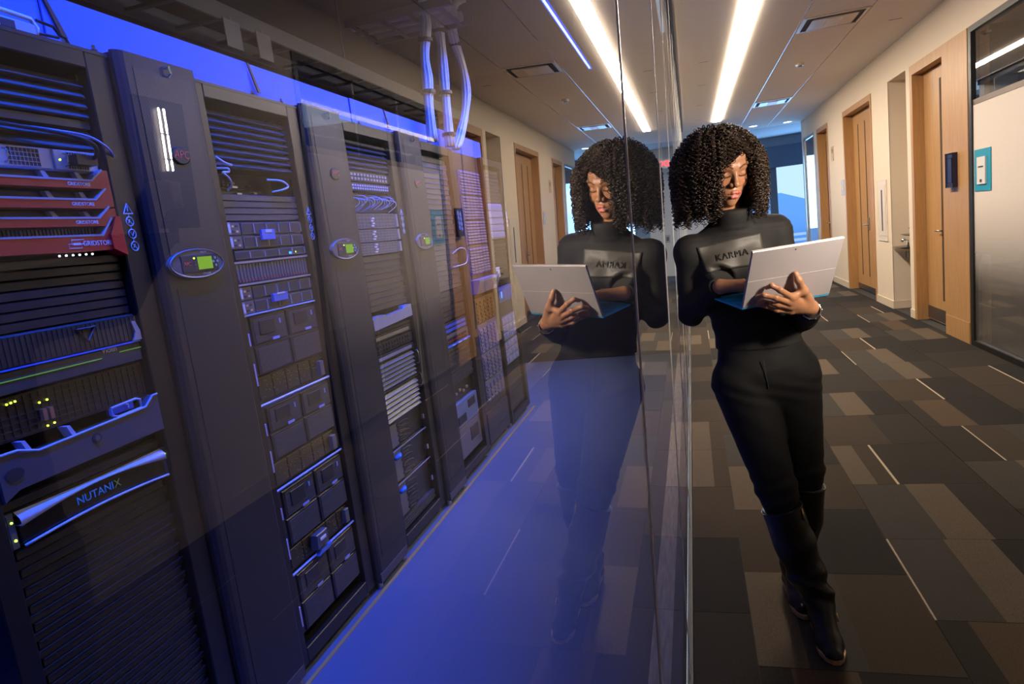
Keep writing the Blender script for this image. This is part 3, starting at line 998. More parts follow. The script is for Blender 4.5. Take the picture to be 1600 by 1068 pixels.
t = chassis('storage_array', 'A', 1.286, 1.182, 'dark honeycomb storage array with small lime lights', 'server', mat('brown_black_array', (0.035, 0.024, 0.018), 0.4), 0.7)
mesh_grid(t, a + 0.01, b - 0.01, 1.19, 1.28, 22, 6, MATS['brown_black_array'])
for (yy, zz) in ((1.09, 1.268), (1.10, 1.269), (1.11, 1.270), (1.05, 1.262), (1.165, 1.252), (1.185, 1.254), (1.19, 1.195), (1.172, 1.193), (1.02, 1.26)):
    MB().disc((G + 0.002, yy, zz), 0, 0.0026, 0.002, 8).obj('status_light', led_lime, t)
for yy in (1.165, 1.182):
    MB().box(G + 0.002, G + 0.014, yy - 0.005, yy + 0.005, 1.208, 1.236).obj('plug', mat('copper_plug', (0.45, 0.25, 0.15), 0.3, 0.6), t)

t = thing('slate_bezel', 'slate grey server bezel with a bright blue cut-out frame and round lock', 'server bezel', (G, 1.25, 1.05))
X1 = G + 0.024
pts = [(a, 1.060), (1.06, 1.078), (1.487, 1.085), (1.487, 1.186), (1.470, 1.186), (1.440, 1.160), (1.12, 1.147), (a + 0.02, 1.165), (a, 1.165)]
MB().prism(pts, 0, G - 0.02, X1).obj('face', mat('slate_plastic', (0.09, 0.09, 0.11), 0.4), t)
rim = mat('pale_blue_rim', (0.45, 0.55, 0.8), 0.35)
MB().tube([(X1, a, 1.166), (X1, a + 0.05, 1.165), (X1, 1.12, 1.149), (X1, 1.440, 1.162), (X1, 1.470, 1.187), (X1, 1.487, 1.187)], 0.0035, 5).obj('rim', rim, t)
MB().tube([(X1 - 0.004, 1.350, 1.160), (X1 - 0.004, 1.430, 1.163), (X1 - 0.004, 1.430, 1.186), (X1 - 0.004, 1.415, 1.192), (X1 - 0.004, 1.335, 1.188), (X1 - 0.004, 1.335, 1.168)], 0.0038, 5, closed=True).obj('cutout_frame', rim, t)
MB().box(G - 0.01, G, 1.345, 1.425, 1.165, 1.186).obj('window_backing', mat('dim_blue_board', (0.05, 0.12, 0.4), 0.4), t)
MB().tube([(G + 0.003, 1.395, 1.184), (G + 0.004, 1.404, 1.180), (G + 0.004, 1.404, 1.170)], 0.0022, 5).obj('white_clip', white_lab, t)
for yy in (1.10, 1.215):
    MB().prism([(yy, 1.150), (yy + 0.012, 1.150), (yy - 0.002, 1.180), (yy - 0.012, 1.180)], 0, G - 0.01, X1 - 0.004).obj('strut', rim, t)
MB().disc((X1, 1.272, 1.128), 0, 0.013, 0.003, 20).obj('lock', ink_dark, t)
MB().disc((X1 + 0.003, 1.272, 1.128), 0, 0.007, 0.002, 14).obj('lock_core', gear_mid, t)
MB().disc((X1, 1.055, 1.115), 0, 0.022, 0.002, 16, ry=0.015).obj('vent_patch', ink_dark, t)
slats('A', rA, 1.058, 1.034, 1, 'bevel', gear_dark)

t = chassis('hourglass_server', 'A', 1.033, 0.945, 'black server with a curved pale blue hourglass bezel and blue lettering', 'server', gear_dark, 0.7, inset=0.004)
ya, yb = 1.045, 1.475
top, bot = [], []
N = 18
for q in range(N + 1):
    u = q / N
    yy = ya + (yb - ya) * u
    sag = math.sin(math.pi * u)
    top.append((yy, 1.030 - 0.004 * sag))
    bot.append((yy, 1.030 - 0.032 + 0.022 * sag))
sw = mat('pale_blue_swoosh', (0.55, 0.62, 0.85), 0.3)
for nm, hi, lo in (('upper_swoosh', top, bot),):
    mb = MB()
    n = len(hi)
    vs = [(G + 0.006, *p) for p in hi] + [(G + 0.020, p[0], 0.55 * p[1] + 0.45 * q[1]) for p, q in zip(hi, lo)] + [(G + 0.024, *p) for p in lo] + [(G - 0.004, *p) for p in lo]
    fs = []
    for i in range(n - 1):
        for r_ in range(3):
            fs.append((r_ * n + i, (r_ + 1) * n + i, (r_ + 1) * n + i + 1, r_ * n + i + 1))
    mb.add(vs, fs)
    mb.obj(nm, sw, t, True)
lowp = [(G + 0.018, ya + (yb - ya) * q / N, 0.951 + 0.010 * math.sin(math.pi * q / N)) for q in range(N + 1)]
MB().tube(lowp, 0.0035, 6).obj('lower_swoosh', sw, t, True)
dkf = MB().box(G - 0.004, G + 0.010, ya + 0.002, yb - 0.002, 0.955, 1.018).obj('dark_face', mat('gloss_black', (0.01, 0.01, 0.012), 0.25), t)
text('lettering', 'NUTANI', 0.029, (G + 0.0115, 1.246, 0.990), (0, 1, 0), (0, 0, 1), mat('blue_lettering', (0.02, 0.16, 0.85), 0.4, emit=(0.0, 0.12, 0.9), estr=0.35), t, align='CENTER')  # emission added so the printed letters look brighter
text('lettering', 'X', 0.029, (G + 0.0115, 1.3125, 0.990), (0, 1, 0), (0, 0, 1), mat('lime_lettering', (0.3, 0.55, 0.2), 0.4), t, align='CENTER')
for yy in (1.032, 1.482):
    e_ = MB().bbox(G - 0.004, G + 0.010, yy - 0.010, yy + 0.008, 0.948, 1.030, 0.002).obj('ear', gear_mid, t)
    MB().disc((G + 0.010, yy, 1.010), 0, 0.0026, 0.002, 8).obj('status_light', led_green, e_)
    if yy < 1.2:
        MB().disc((G + 0.010, yy, 0.968), 0, 0.0030, 0.002, 8).obj('status_light', led_green, e_)
slats('A', rA, 0.940, 0.10, 38, 'lip', mat('lower_slat_black', (0.03, 0.03, 0.033), 0.45))

# things lying on top of rack A
t = thing('rack_top_device', 'pale blue device with a rounded handle lying on the nearest rack', 'device', (-1.42, 1.33, 2.123))
MB().bbox(-1.52, -1.40, 1.26, 1.385, 2.123, 2.158, 0.006).obj('body', blue_cable, t)
MB().tube([(-1.405, 1.27, 2.158), (-1.405, 1.28, 2.172), (-1.405, 1.375, 2.168), (-1.405, 1.388, 2.150), (-1.405, 1.380, 2.128)], 0.006, 8).obj('handle', white_cable, t, True)
MB().box(-1.400, -1.398, 1.29, 1.325, 2.132, 2.150).obj('opening', ink_dark, t)
t = thing('black_bracket', 'thin black angled bracket beside the pale device on the nearest rack', 'bracket', (-1.42, 1.45, 2.123))
MB().tube([(-1.41, 1.395, 2.172), (-1.41, 1.44, 2.168), (-1.41, 1.455, 2.150), (-1.41, 1.470, 2.148), (-1.41, 1.482, 2.125)], 0.004, 6).obj('arm', black_cable, t)
MB().tube([(-1.41, 1.39, 2.140), (-1.41, 1.45, 2.144)], 0.004, 6).obj('brace', black_cable, t)
for yy, zz in ((1.552, 2.0), (1.585, 2.0)):
    pass
for (yy, lab) in ((1.535, 'black cable clip with a glint, on the nearest rack top'), (1.87 + 0.34, 'small silver clip on top of the rack after the first cooling cabinet'),
                  (1.87 + 0.52, 'dark clip on the rack top by the second cooling cabinet'), (3.03, 'small clip on the rack top between second and third cooling cabinets')):
    t = thing('cable_clip', lab, 'clip', (RF - 0.01, yy, 2.122))
    MB().disc((RF - 0.015, yy, 2.122), 2, 0.010, 0.008, 10).obj('base', black_cable, t)
    MB().disc((RF - 0.015, yy, 2.130), 2, 0.005, 0.012, 10).obj('stud', chrome, t)

# ---- cooling cabinets (tall narrow units proud of the racks)
perf = bpy.data.materials.new('perforated_door_steel')
perf.use_nodes = True
nt = perf.node_tree
b_ = nt.nodes['Principled BSDF']
b_.inputs['Roughness'].default_value = 0.45
tc = nt.nodes.new('ShaderNodeTexCoord')
mp = nt.nodes.new('ShaderNodeMapping')
mp.inputs['Scale'].default_value = (0, 150, 150)
mp.inputs['Rotation'].default_value = (math.radians(45), 0, 0)
nt.links.new(tc.outputs['Object'], mp.inputs['Vector'])
vo = nt.nodes.new('ShaderNodeTexVoronoi')
vo.inputs['Randomness'].default_value = 0.0
vo.inputs['Scale'].default_value = 1.0
nt.links.new(mp.outputs['Vector'], vo.inputs['Vector'])
rp = nt.nodes.new('ShaderNodeValToRGB')
rp.color_ramp.elements[0].position = 0.25
rp.color_ramp.elements[0].color = (0.008, 0.008, 0.009, 1)
rp.color_ramp.elements[1].position = 0.36
rp.color_ramp.elements[1].color = (0.040, 0.040, 0.044, 1)
nt.links.new(vo.outputs['Distance'], rp.inputs['Fac'])
nt.links.new(rp.outputs['Color'], b_.inputs['Base Color'])

cab_m = mat('charcoal_cabinet_steel', (0.024, 0.023, 0.024), 0.5, noise=0.12, nscale=300)
cab_side = mat('cabinet_side_steel', (0.07, 0.07, 0.085), 0.45)
CX = -1.352


def cooling_unit(y0, label):
    y1 = y0 + 0.305
    t = thing('cooling_cabinet', label, 'cooling cabinet', (-1.9, y0 + 0.15, 0))
    MB().bbox(-2.42, -1.376, y0 + 0.002, y1 - 0.002, 0.03, 2.13, 0.003).obj('body', rack_black, t)
    # door: rounded vertical edges
    prof = []
    for (cy, s) in ((y0 + 0.020, -1), (y1 - 0.014, 1)):
        pass
    pts = [(-1.376, y0 + 0.001), (-1.366, y0 + 0.001), (CX - 0.004, y0 + 0.012), (CX, y0 + 0.026), (CX, y1 - 0.012), (CX - 0.004, y1 - 0.004), (-1.376, y1 - 0.001)]
    MB().prism(pts, 2, 0.05, 2.135).obj('door', cab_m, t)
    MB().box(CX, CX + 0.0012, y0 + 0.050, y1 - 0.030, 1.55, 2.095).obj('perforated_panel', perf, t)
    MB().box(CX, CX + 0.0012, y0 + 0.050, y1 - 0.030, 0.14, 1.47).obj('lower_perforated_panel', mat('fine_perforated_steel', (0.024, 0.023, 0.024), 0.55, noise=0.5, nscale=420), t)
    MB().bbox(-1.374, CX + 0.001, y0 + 0.01, y1 - 0.01, 0.03, 0.075, 0.002).obj('kick_plate', cab_side, t)
    MB().tube([(CX, y1 - 0.125, 2.118), (CX + 0.012, y1 - 0.125, 2.12), (CX + 0.014, y1 - 0.125, 2.10), (CX + 0.004, y1 - 0.125, 2.093)], 0.004, 6).obj('latch', chrome, t)
    yc, zc = y0 + 0.168, 1.862
    bd = MB().disc((CX, yc, zc), 0, 0.038, 0.006, 28, ry=0.026, bev=0.3).obj('badge', mat('badge_dark', (0.03, 0.03, 0.03), 0.4), t)
    text('lettering', 'APC', 0.034, (CX + 0.0066, yc, zc + 0.002), (0, 1, 0), (0, 0, 1), mat('badge_red', (0.55, 0.10, 0.10), 0.4, emit=(1, 0.1, 0.08), estr=0.10), bd, shear=0.15)
    # oval control display
    yc, zc = y0 + 0.142, 1.538
    ov = MB().disc((CX, yc, zc), 0, 0.118, 0.012, 40, ry=0.044, bev=0.35).obj('control_display', mat('display_grey', (0.13, 0.13, 0.14), 0.4), t)
    rim = [(CX + 0.012, yc + 0.113 * math.cos(w), zc + 0.042 * math.sin(w)) for w in np.linspace(0, 2 * math.pi, 41)[:-1]]
    MB().tube(rim, 0.0028, 5, closed=True).obj('rim', mat('display_rim', (0.22, 0.23, 0.27), 0.35), ov)
    MB().bbox(CX + 0.012, CX + 0.015, yc - 0.07, yc + 0.085, zc - 0.026, zc + 0.026, 0.001).obj('keypad_plate', ink_dark, ov)
    MB().box(CX + 0.015, CX + 0.0165, yc - 0.004, yc + 0.058, zc - 0.019, zc + 0.019).obj('green_screen', emit_mat('green_lcd', (0.36, 0.72, 0.07), 0.55), ov)
    text('lettering', 'APC', 0.016, (CX + 0.0155, yc - 0.048, zc), (0, 1, 0), (0, 0, 1), mat('badge_red', (0, 0, 0)), ov)
    for q in range(4):
        MB().disc((CX + 0.015, yc - 0.018, zc + 0.016 - 0.010 * q), 0, 0.0028, 0.002, 8).obj('indicator', led_lime if q == 0 else gear_mid, ov)
    for dy, dz in ((0, 0.013), (-0.010, 0.002), (0.010, 0.002), (0, -0.010)):
        MB().disc((CX + 0.015, yc + 0.073 + dy * 0.9, zc + dz), 0, 0.0042, 0.002, 10).obj('button', mat('pale_button', (0.35, 0.6, 0.5), 0.4), ov)
    text('lettering', 'INROW', 0.0075, (CX + 0.0128, yc + 0.03, zc + 0.0335), (0, 1, 0), (0, 0, 1), white_lab, ov)
    text('lettering', 'COOLING', 0.0075, (CX + 0.0128, yc + 0.03, zc - 0.0325), (0, 1, 0), (0, 0, 1), white_lab, ov)
    for yy in (y0 + 0.025, y1 - 0.025):
        MB().disc((CX - 0.02, yy, 0.0), 2, 0.014, 0.05, 10).obj('levelling_foot', steel, t)
    return t


cooling_unit(1.565, 'tall charcoal cooling cabinet nearest the camera, perforated top and green screen')
cooling_unit(2.475, 'second tall cooling cabinet, between the two open racks of blades')
cooling_unit(3.385, 'third tall cooling cabinet, farthest down the row')

# ---- rack B
rB = rack('B')
a, b = OP['B']
slats('B', rB, 2.045, 1.855, 8)
t = chassis('open_chassis', 'B', 1.853, 1.767, 'open dark chassis with glinting boards and loose cables above the blade servers', 'server', gear_dark, 0.7, inset=0.10)
for (yy, zz, w_, h_) in ((2.12, 1.80, 0.03, 0.008), (2.14, 1.775, 0.028, 0.008), (2.10, 1.815, 0.003, 0.003), (2.13, 1.812, 0.004, 0.01), (2.22, 1.808, 0.004, 0.004), (2.0, 1.785, 0.01, 0.01), (2.24, 1.78, 0.02, 0.006)):
    MB().box(G - 0.10, G - 0.08, yy, yy + w_, zz, zz + h_).obj('component', alu, t)
MB().tube([(G - 0.09, 1.96, 1.80), (G - 0.09, 2.2, 1.797), (G - 0.09, 2.3, 1.79)], 0.0015, 4).obj('wire', alu, t)
for (P_, lab) in (([(G + 0.02, 1.93, 1.88), (G + 0.03, 1.955, 1.862), (G + 0.03, 1.99, 1.856)], 'short white cable curl on the slats of the second rack'),
                  ([(G + 0.01, 1.935, 1.845), (G + 0.03, 1.965, 1.843), (G + 0.03, 1.968, 1.832), (G + 0.03, 1.94, 1.828), (G + 0.03, 1.965, 1.81), (G + 0.02, 1.985, 1.79), (G, 1.985, 1.775)], 'white cable looping down the left of the open chassis'),
                  ([(G, 2.22, 1.822), (G + 0.02, 2.28, 1.818), (G + 0.02, 2.32, 1.80), (G + 0.02, 2.28, 1.785), (G, 2.24, 1.778)], 'pale cable bowed at the right of the open chassis')):
    t = thing('loose_cable', lab, 'cable', P_[0])
    cable('cord', P_, 0.004, white_cable, t)
slats('B', rB, 1.765, 1.672, 4, 'bevel')


def sled_server(k, z1, z0, label, rows=2, n=5):
    a, b = OP[k]
    t = chassis('drive_sled_server', k, z1, z0, label, 'server', gear_dark)
    rh = (z1 - z0) / rows
    for r_ in range(rows):
        zz0, zz1 = z0 + r_ * rh + 0.003, z0 + (r_ + 1) * rh - 0.003
        MB().bbox(G, G + 0.014, a - 0.004, a + 0.016, zz0, zz1, 0.002).obj('ear_handle', gear_light, t)
        MB().bbox(G + 0.014, G + 0.016, a - 0.001, a + 0.012, zz0 + 0.006, zz1 - 0.006, 0.001).obj('ear_label', white_lab, t)
        pp = MB().bbox(G, G + 0.005, a + 0.02, a + 0.075, zz0, zz1, 0.001).obj('port_panel', gear_mid, t)
        for q in range(4):
            MB().box(G + 0.005, G + 0.0065, a + 0.03 + 0.02 * (q % 2), a + 0.042 + 0.02 * (q % 2), zz0 + 0.008 + 0.018 * (q // 2), zz0 + 0.015 + 0.018 * (q // 2)).obj('port', alu if q % 3 else ink_dark, pp)
        drive_modules(t, a + 0.08, b - 0.004, zz0, zz1, n)
    return t


t = sled_server('B', 1.668, 1.572, 'drive sled server with a wide blue plate, topmost in the second rack')
MB().bbox(G + 0.006, G + 0.016, 2.11, 2.19, 1.600, 1.638, 0.002).obj('blue_plate', mat('blue_plate', (0.10, 0.22, 0.75), 0.4), t)
MB().bbox(G + 0.016, G + 0.018, 2.13, 2.17, 1.626, 1.638, 0.001).obj('white_tag', white_lab, t)
t = chassis('sled_row', 'B', 1.570, 1.535, 'single row of wide drive sleds above the tall-finned drive shelf', 'server')
drive_modules(t, a + 0.02, b - 0.002, 1.537, 1.568, 5)
MB().box(G + 0.006, G + 0.008, 2.27, 2.285, 1.542, 1.550).obj('blue_light', led_blue, t)
MB().disc((G + 0.006, 2.315, 1.548), 0, 0.0025, 0.002, 8).obj('status_light', led_green, t)
t = chassis('drive_shelf', 'B', 1.532, 1.446, 'two-unit shelf of twenty-four upright drives with red latches', 'server')
MB().box(G, G + 0.010, a, b, 1.524, 1.531).obj('upper_rail', gear_light, t)
MB().box(G, G + 0.010, a, b, 1.447, 1.453).obj('lower_rail', gear_light, t)
drive_modules(t, a + 0.012, b - 0.008, 1.456, 1.522, 24, m=gear_mid, tall=True, handle=mat('dull_red_latch', (0.45, 0.08, 0.10), 0.4), name='upright_drive')
t = sled_server('B', 1.444, 1.345, 'drive sled server with a silver-topped blue plate, under the finned drive shelf')
MB().bbox(G + 0.006, G + 0.018, 2.11, 2.20, 1.372, 1.402, 0.002).obj('blue_plate', MATS['blue_plate'], t)
MB().box(G + 0.018, G + 0.020, 2.13, 2.18, 1.398, 1.404).obj('white_tag', white_lab, t)
MB().tube([(G + 0.008, a, 1.343), (G + 0.008, b, 1.343)], 0.0035, 5).obj('bottom_rail', rim, t)


def blade_chassis(z1, z0, zs, label, lab2, gold=True):
    t = chassis('blade_chassis', 'B', z1, z0, label, 'server', mat('blade_black', (0.035, 0.034, 0.035), 0.4))
    ya, yb = a + 0.035, b - 0.002
    ym = (ya + yb) / 2
    zm = (z0 + z1) / 2
    for i, (c0, c1) in enumerate(((ya, ym - 0.006), (ym + 0.006, yb))):
        for j, (d0, d1) in enumerate(((zm + 0.003, z1 - 0.006), (z0 + 0.004, zm - 0.003))):
            p = MB().bbox(G - 0.002, G + 0.006, c0, c1, d0, d1, 0.003).obj('blade_door', gear_dark, t)
            louvre_field(p, c0 + 0.012, c1 - 0.008, d0 + 0.006, d1 - 0.006, 15, mat('blade_louvre', (0.10, 0.10, 0.115), 0.4), x=G + 0.006)
            if j == 0:
                MB().bbox(G + 0.006, G + 0.012, c0 + 0.04, c0 + 0.13, d0 + 0.030, d1 - 0.016, 0.002).obj('blank_plate', gear_dark, p)
                MB().box(G + 0.012, G + 0.014, c1 - 0.048, c1 - 0.040, d1 - 0.040, d1 - 0.022).obj('blue_key', mat('pale_key', (0.3, 0.4, 0.8), 0.4), p)
                MB().box(G + 0.012, G + 0.015, c0 + 0.10, c0 + 0.14, d0 + 0.004, d0 + 0.013).obj('pull_tab', mat('lilac_tab', (0.45, 0.47, 0.9), 0.4), p)
    for (q0, q1) in ((z1 - 0.10, z1 - 0.055), (z0 - 0.03, z0 + 0.05)):
        MB().bbox(G + 0.004, G + 0.016, a - 0.012, a + 0.008, q0, q1, 0.002).obj('side_tab', MATS['lilac_tab'], t)
    # fan strip above the blades
    s = chassis('fan_strip', 'B', z0 - 0.002, zs, lab2, 'server', mat('olive_dark_strip', (0.05, 0.042, 0.02), 0.5), inset=0.012)
    for q in range(5):
        c0 = a + 0.03 + 0.084 * q
        MB().bbox(G - 0.012, G - 0.004, c0, c0 + 0.080, zs + 0.016, z0 - 0.010, 0.002).obj('fan_cover', MATS['olive_dark_strip'], s)
    gb = MB()
    rr = random.Random(int(z0 * 1000))
    for q in range(60):
        yy = a + 0.05 + rr.random() * 0.40
        zz = zs + 0.02 + rr.random() * (z0 - zs - 0.035)
        gb.box(G - 0.004, G - 0.002, yy, yy + 0.004, zz, zz + 0.002)
    gb.obj('connector_glints', mat('brass_glint', (0.45, 0.36, 0.15), 0.3, 0.6), s, kind='stuff')
    MB().bbox(G - 0.004, G + 0.012, a - 0.014, a + 0.004, zs + 0.018, z0 - 0.012, 0.002).obj('silver_ear', alu, s)
    MB().tube([(G + 0.010, a, zs + 0.004), (G + 0.010, b + 0.01, zs + 0.004)], 0.0045, 6).obj('blue_rail', rim, s)
    MB().bbox(G - 0.004, G + 0.016, 2.335, 2.365, zs + 0.02, zs + 0.08, 0.002).obj('port_block', gear_mid, s)
    return t, s


blade_chassis(1.338, 1.125, 1.018, 'upper blade chassis with four louvred doors, below the drive sleds', 'olive-dark fan strip under the upper blade chassis')
_, s = blade_chassis(1.012, 0.805, 0.700, 'middle blade chassis with four louvred doors in the second rack', 'olive-dark fan strip under the middle blade chassis')
_, s3 = blade_chassis(0.694, 0.470, 0.372, 'lower blade chassis, partly in shadow below the second fan strip', 'olive-dark fan strip with a silver handle under the lower blade chassis')
MB().bbox(G - 0.002, G + 0.03, 2.09, 2.17, 0.395, 0.455, 0.004).obj('module_handle', gear_mid, s3)
MB().bbox(G + 0.03, G + 0.034, 2.11, 2.15, 0.425, 0.437, 0.001).obj('silver_label', white_lab, s3)
MB().prism([(2.09, 0.372), (2.17, 0.372), (2.19, 0.384), (2.11, 0.388)], 0, G + 0.012, G + 0.03).obj('blue_lever', MATS['blue_plate'], s3)
t = chassis('blade_chassis', 'B', 0.366, 0.13, 'lowest blade chassis standing just above the floor', 'server', MATS['blade_black'])
ym = (a + b) / 2 + 0.015
for c0, c1 in ((a + 0.035, ym - 0.006), (ym + 0.006, b - 0.002)):
    for d0, d1 in ((0.250, 0.360), (0.135, 0.246)):
        p = MB().bbox(G - 0.002, G + 0.006, c0, c1, d0, d1, 0.003).obj('blade_door', gear_dark, t)
        louvre_field(p, c0 + 0.012, c1 - 0.008, d0 + 0.006, d1 - 0.006, 15, MATS['blade_louvre'], x=G + 0.006)
        if d0 > 0.2:
            MB().box(G + 0.012, G + 0.014, c0 + 0.10, c0 + 0.14, d0 + 0.004, d0 + 0.013).obj('pull_tab', MATS['lilac_tab'], p)
            MB().bbox(G + 0.006, G + 0.012, c0 + 0.04, c0 + 0.13, d0 + 0.035, d1 - 0.016, 0.002).obj('blank_plate', gear_dark, p)
MB().bbox(G + 0.004, G + 0.016, a - 0.012, a + 0.008, 0.17, 0.25, 0.002).obj('side_tab', MATS['lilac_tab'], t)

# ---- rack C
rC = rack('C')
a, b = OP['C']
slats('C', rC, 2.045, 1.905, 6)


def port_switch(k, z1, z0, label, rows, n, m=None, cables=(), body=None):
    a, b = OP[k]
    t = chassis('network_switch', k, z1, z0, label, 'network switch', body or gear_dark)
    g = MB()
    rh = (z1 - z0 - 0.012) / rows
    for r_ in range(rows):
        for q in range(n):
            yy = a + 0.03 + (b - a - 0.06) * q / n
            g.box(G, G + 0.004, yy, yy + (b - a - 0.06) / n * 0.62, z0 + 0.006 + r_ * rh + 0.15 * rh, z0 + 0.006 + (r_ + 0.75) * rh)
    g.obj('ports', m or gear_light, t, kind='stuff')
    return t


port_switch('C', 1.900, 1.850, 'network switch with glinting plugs, topmost in the third open rack', 2, 12)
port_switch('C', 1.846, 1.806, 'second network switch below the glinting one in the third open rack', 2, 16, mat('bright_port', (0.5, 0.55, 0.75), 0.35))
t = chassis('patch_shelf', 'C', 1.803, 1.705, 'patch shelf crowded with short pale cables', 'network switch', gear_dark, inset=0.03)
pr = random.Random(5)
for q in range(16):
    yy = a + 0.02 + 0.027 * q
    z_ = 1.79 - pr.random() * 0.02
    cable('patch_lead', [(G - 0.03, yy, z_), (G + 0.02, yy + 0.006, z_ - 0.01), (G + 0.024, yy + 0.012, z_ - 0.035), (G - 0.02, yy + 0.004, z_ - 0.055 - 0.01 * pr.random())], 0.0022, blue_cable if q % 3 else white_cable, t, sub=4, n=5)
for zz1, zz0, lab in ((1.700, 1.625, 'storage shelf with a fine grid of bays, upper of three'), (1.622, 1.560, 'storage shelf with a fine grid of bays, middle of three'),
                      (1.557, 1.497, 'storage shelf with a fine grid of bays, lowest of three')):
    t = chassis('storage_shelf', 'C', zz1, zz0, lab, 'server', gear_mid)
    mesh_grid(t, a + 0.01, b - 0.01, zz0 + 0.004, zz1 - 0.004, 12, 4, mat('pale_grid', (0.22, 0.23, 0.27), 0.4), 'bay_grid')
    for q in range(4):
        MB().box(G + 0.002, G + 0.008, a + 0.16 + 0.012 * (q % 2), a + 0.185 + 0.012 * (q % 2), zz0 + 0.01 + 0.012 * q, zz0 + 0.017 + 0.012 * q).obj('badge', white_lab, t)
    MB().bbox(G, G + 0.014, b - 0.012, b + 0.006, zz0 + 0.004, zz1 - 0.004, 0.002).obj('ear_handle', gear_light, t)
slats('C', rC, 1.493, 1.222, 9, 'lip', mat('mid_slat_grey', (0.06, 0.06, 0.065), 0.4))
t = thing('wave_bezel', 'pale slate bezel with a scalloped top edge in the third open rack', 'server bezel', (G, 3.07, 1.15))
MB().prism([(a, 1.135), (b, 1.150), (b, 1.212), (b - 0.06, 1.212), (b - 0.10, 1.196), (b - 0.30, 1.188), (b - 0.33, 1.200), (a + 0.03, 1.200), (a, 1.188)], 0, G - 0.02, G + 0.02).obj('face', mat('pale_slate', (0.30, 0.30, 0.34), 0.4), t)
MB().box(G - 0.01, G + 0.012, b - 0.10, b - 0.06, 1.197, 1.216).obj('blue_insert', mat('bright_blue_insert', (0.02, 0.2, 0.8), 0.3), t)
slats('C', rC, 1.132, 1.112, 1, 'bevel', gear_dark)
port_switch('C', 1.108, 1.070, 'patch panel with a dotted white row under the scalloped bezel', 1, 24)
port_switch('C', 1.066, 1.010, 'dark network switch between the two dotted patch rows', 2, 12, gear_dark)
port_switch('C', 1.006, 0.968, 'lower patch panel with a dotted row above the wide slats', 1, 24)
wide_slat = mat('blue_grey_wide_slat', (0.13, 0.14, 0.17), 0.35)
slats('C', rC, 0.962, 0.830, 6, 'tilt', wide_slat, 0.02, 'wide_slat')
slats('C', rC, 0.826, 0.812, 1, 'bevel', gear_dark)
slats('C', rC, 0.808, 0.660, 6, 'tilt', wide_slat, 0.02, 'wide_slat')
t = thing('silver_handle', 'slim silver handle at the upper right of the wide slats', 'handle', (G, b, 0.93))
cable('bar', [(G, b - 0.002, 0.955), (G + 0.02, b - 0.002, 0.95), (G + 0.02, b - 0.002, 0.89), (G, b - 0.002, 0.885)], 0.003, chrome, t, 4)
t = thing('silver_handle', 'slim silver handle at the lower right of the wide slats', 'handle', (G, b, 0.80))
cable('bar', [(G, b - 0.002, 0.825), (G + 0.02, b - 0.002, 0.82), (G + 0.02, b - 0.002, 0.765), (G, b - 0.002, 0.76)], 0.003, chrome, t, 4)
for z1_, z0_, lab, lab2 in ((0.655, 0.520, 'dark server with corrugated air ducts below the wide slats', None), (0.515, 0.345, 'dark server with a blue ball-shaped release and coiled cables, upper one', 1),
                            (0.340, 0.160, 'dark server with a blue ball-shaped release and coiled cables, lower one', 1)):
    t = chassis('duct_server', 'C', z1_, z0_, lab, 'server', gear_dark, inset=0.02)
    MB().box(G - 0.02, G - 0.004, a + 0.004, a + 0.12, z0_ + 0.01, z1_ - 0.01).obj('left_module', gear_mid, t)
    for q in range(4):
        zc = z0_ + 0.03 + (z1_ - z0_ - 0.05) * q / 3.3
        ring = [(G + 0.004 + 0.008 * math.cos(w), a + 0.17 + 0.055 * math.cos(w), zc + 0.010 * math.sin(w)) for w in np.linspace(0.4, math.pi * 1.6, 9)]
        MB().tube(ring, 0.005, 6).obj('coiled_lead', black_cable, t, True)
    if lab2:
        MB().tube([(G + 0.012, a + 0.02, z1_ - 0.03), (G + 0.020, a + 0.05, z1_ - 0.026), (G + 0.014, a + 0.075, z1_ - 0.020)], [0.010, 0.014, 0.007], 10).obj('blue_release', MATS['bright_blue_insert'], t, True)
        MB().box(G - 0.004, G + 0.002, a, b, z1_ - 0.003, z1_ + 0.001).obj('top_edge', gear_light, t)
    MB().bbox(G - 0.004, G + 0.008, b - 0.03, b - 0.01, z0_ + 0.05, z0_ + 0.08, 0.002).obj('silver_catch', chrome, t)
slats('C', rC, 0.155, 0.10, 4, 'lip')

# ---- rack D
rD = rack('D')
a, b = OP['D']
slats('D', rD, 2.045, 1.22, 26, 'lip', mat('far_slat_grey', (0.11, 0.11, 0.13), 0.4))
slats('D', rD, 1.215, 1.03, 6, 'bevel', gear_dark)
t = thing('cable_loop', 'thin white cable loop hanging at the right of the densely slatted rack', 'cable', (G, 4.2, 1.4))
cable('cord', [(G, 4.10, 1.44), (G + 0.03, 4.16, 1.47), (G + 0.04, 4.25, 1.46), (G + 0.04, 4.28, 1.42), (G + 0.04, 4.24, 1.37), (G + 0.03, 4.14, 1.36), (G, 4.08, 1.355)], 0.0035, white_cable, t)
port_switch('D', 1.02, 0.95, 'blue-lit network switch with dark ports beyond the third cooling cabinet', 2, 14, mat('blue_port_face', (0.10, 0.2, 0.7), 0.35))
t = port_switch('D', 0.945, 0.865, 'network switch with a red line and white dashes under the blue-lit one', 1, 10, gear_dark, body=gear_mid)
MB().box(G, G + 0.004, a + 0.04, b - 0.04, 0.898, 0.904).obj('red_line', mat('red_line', (0.6, 0.05, 0.04), 0.4, emit=(1, 0.05, 0.03), estr=0.15), t)
MB().box(G, G + 0.010, a, b, 0.866, 0.876).obj('blue_rail', MATS['bright_blue_insert'], t)
for q in range(3):
    MB().box(G + 0.010, G + 0.013, a + 0.10 + 0.11 * q, a + 0.16 + 0.11 * q, 0.868, 0.874).obj('white_dash', white_lab, t)
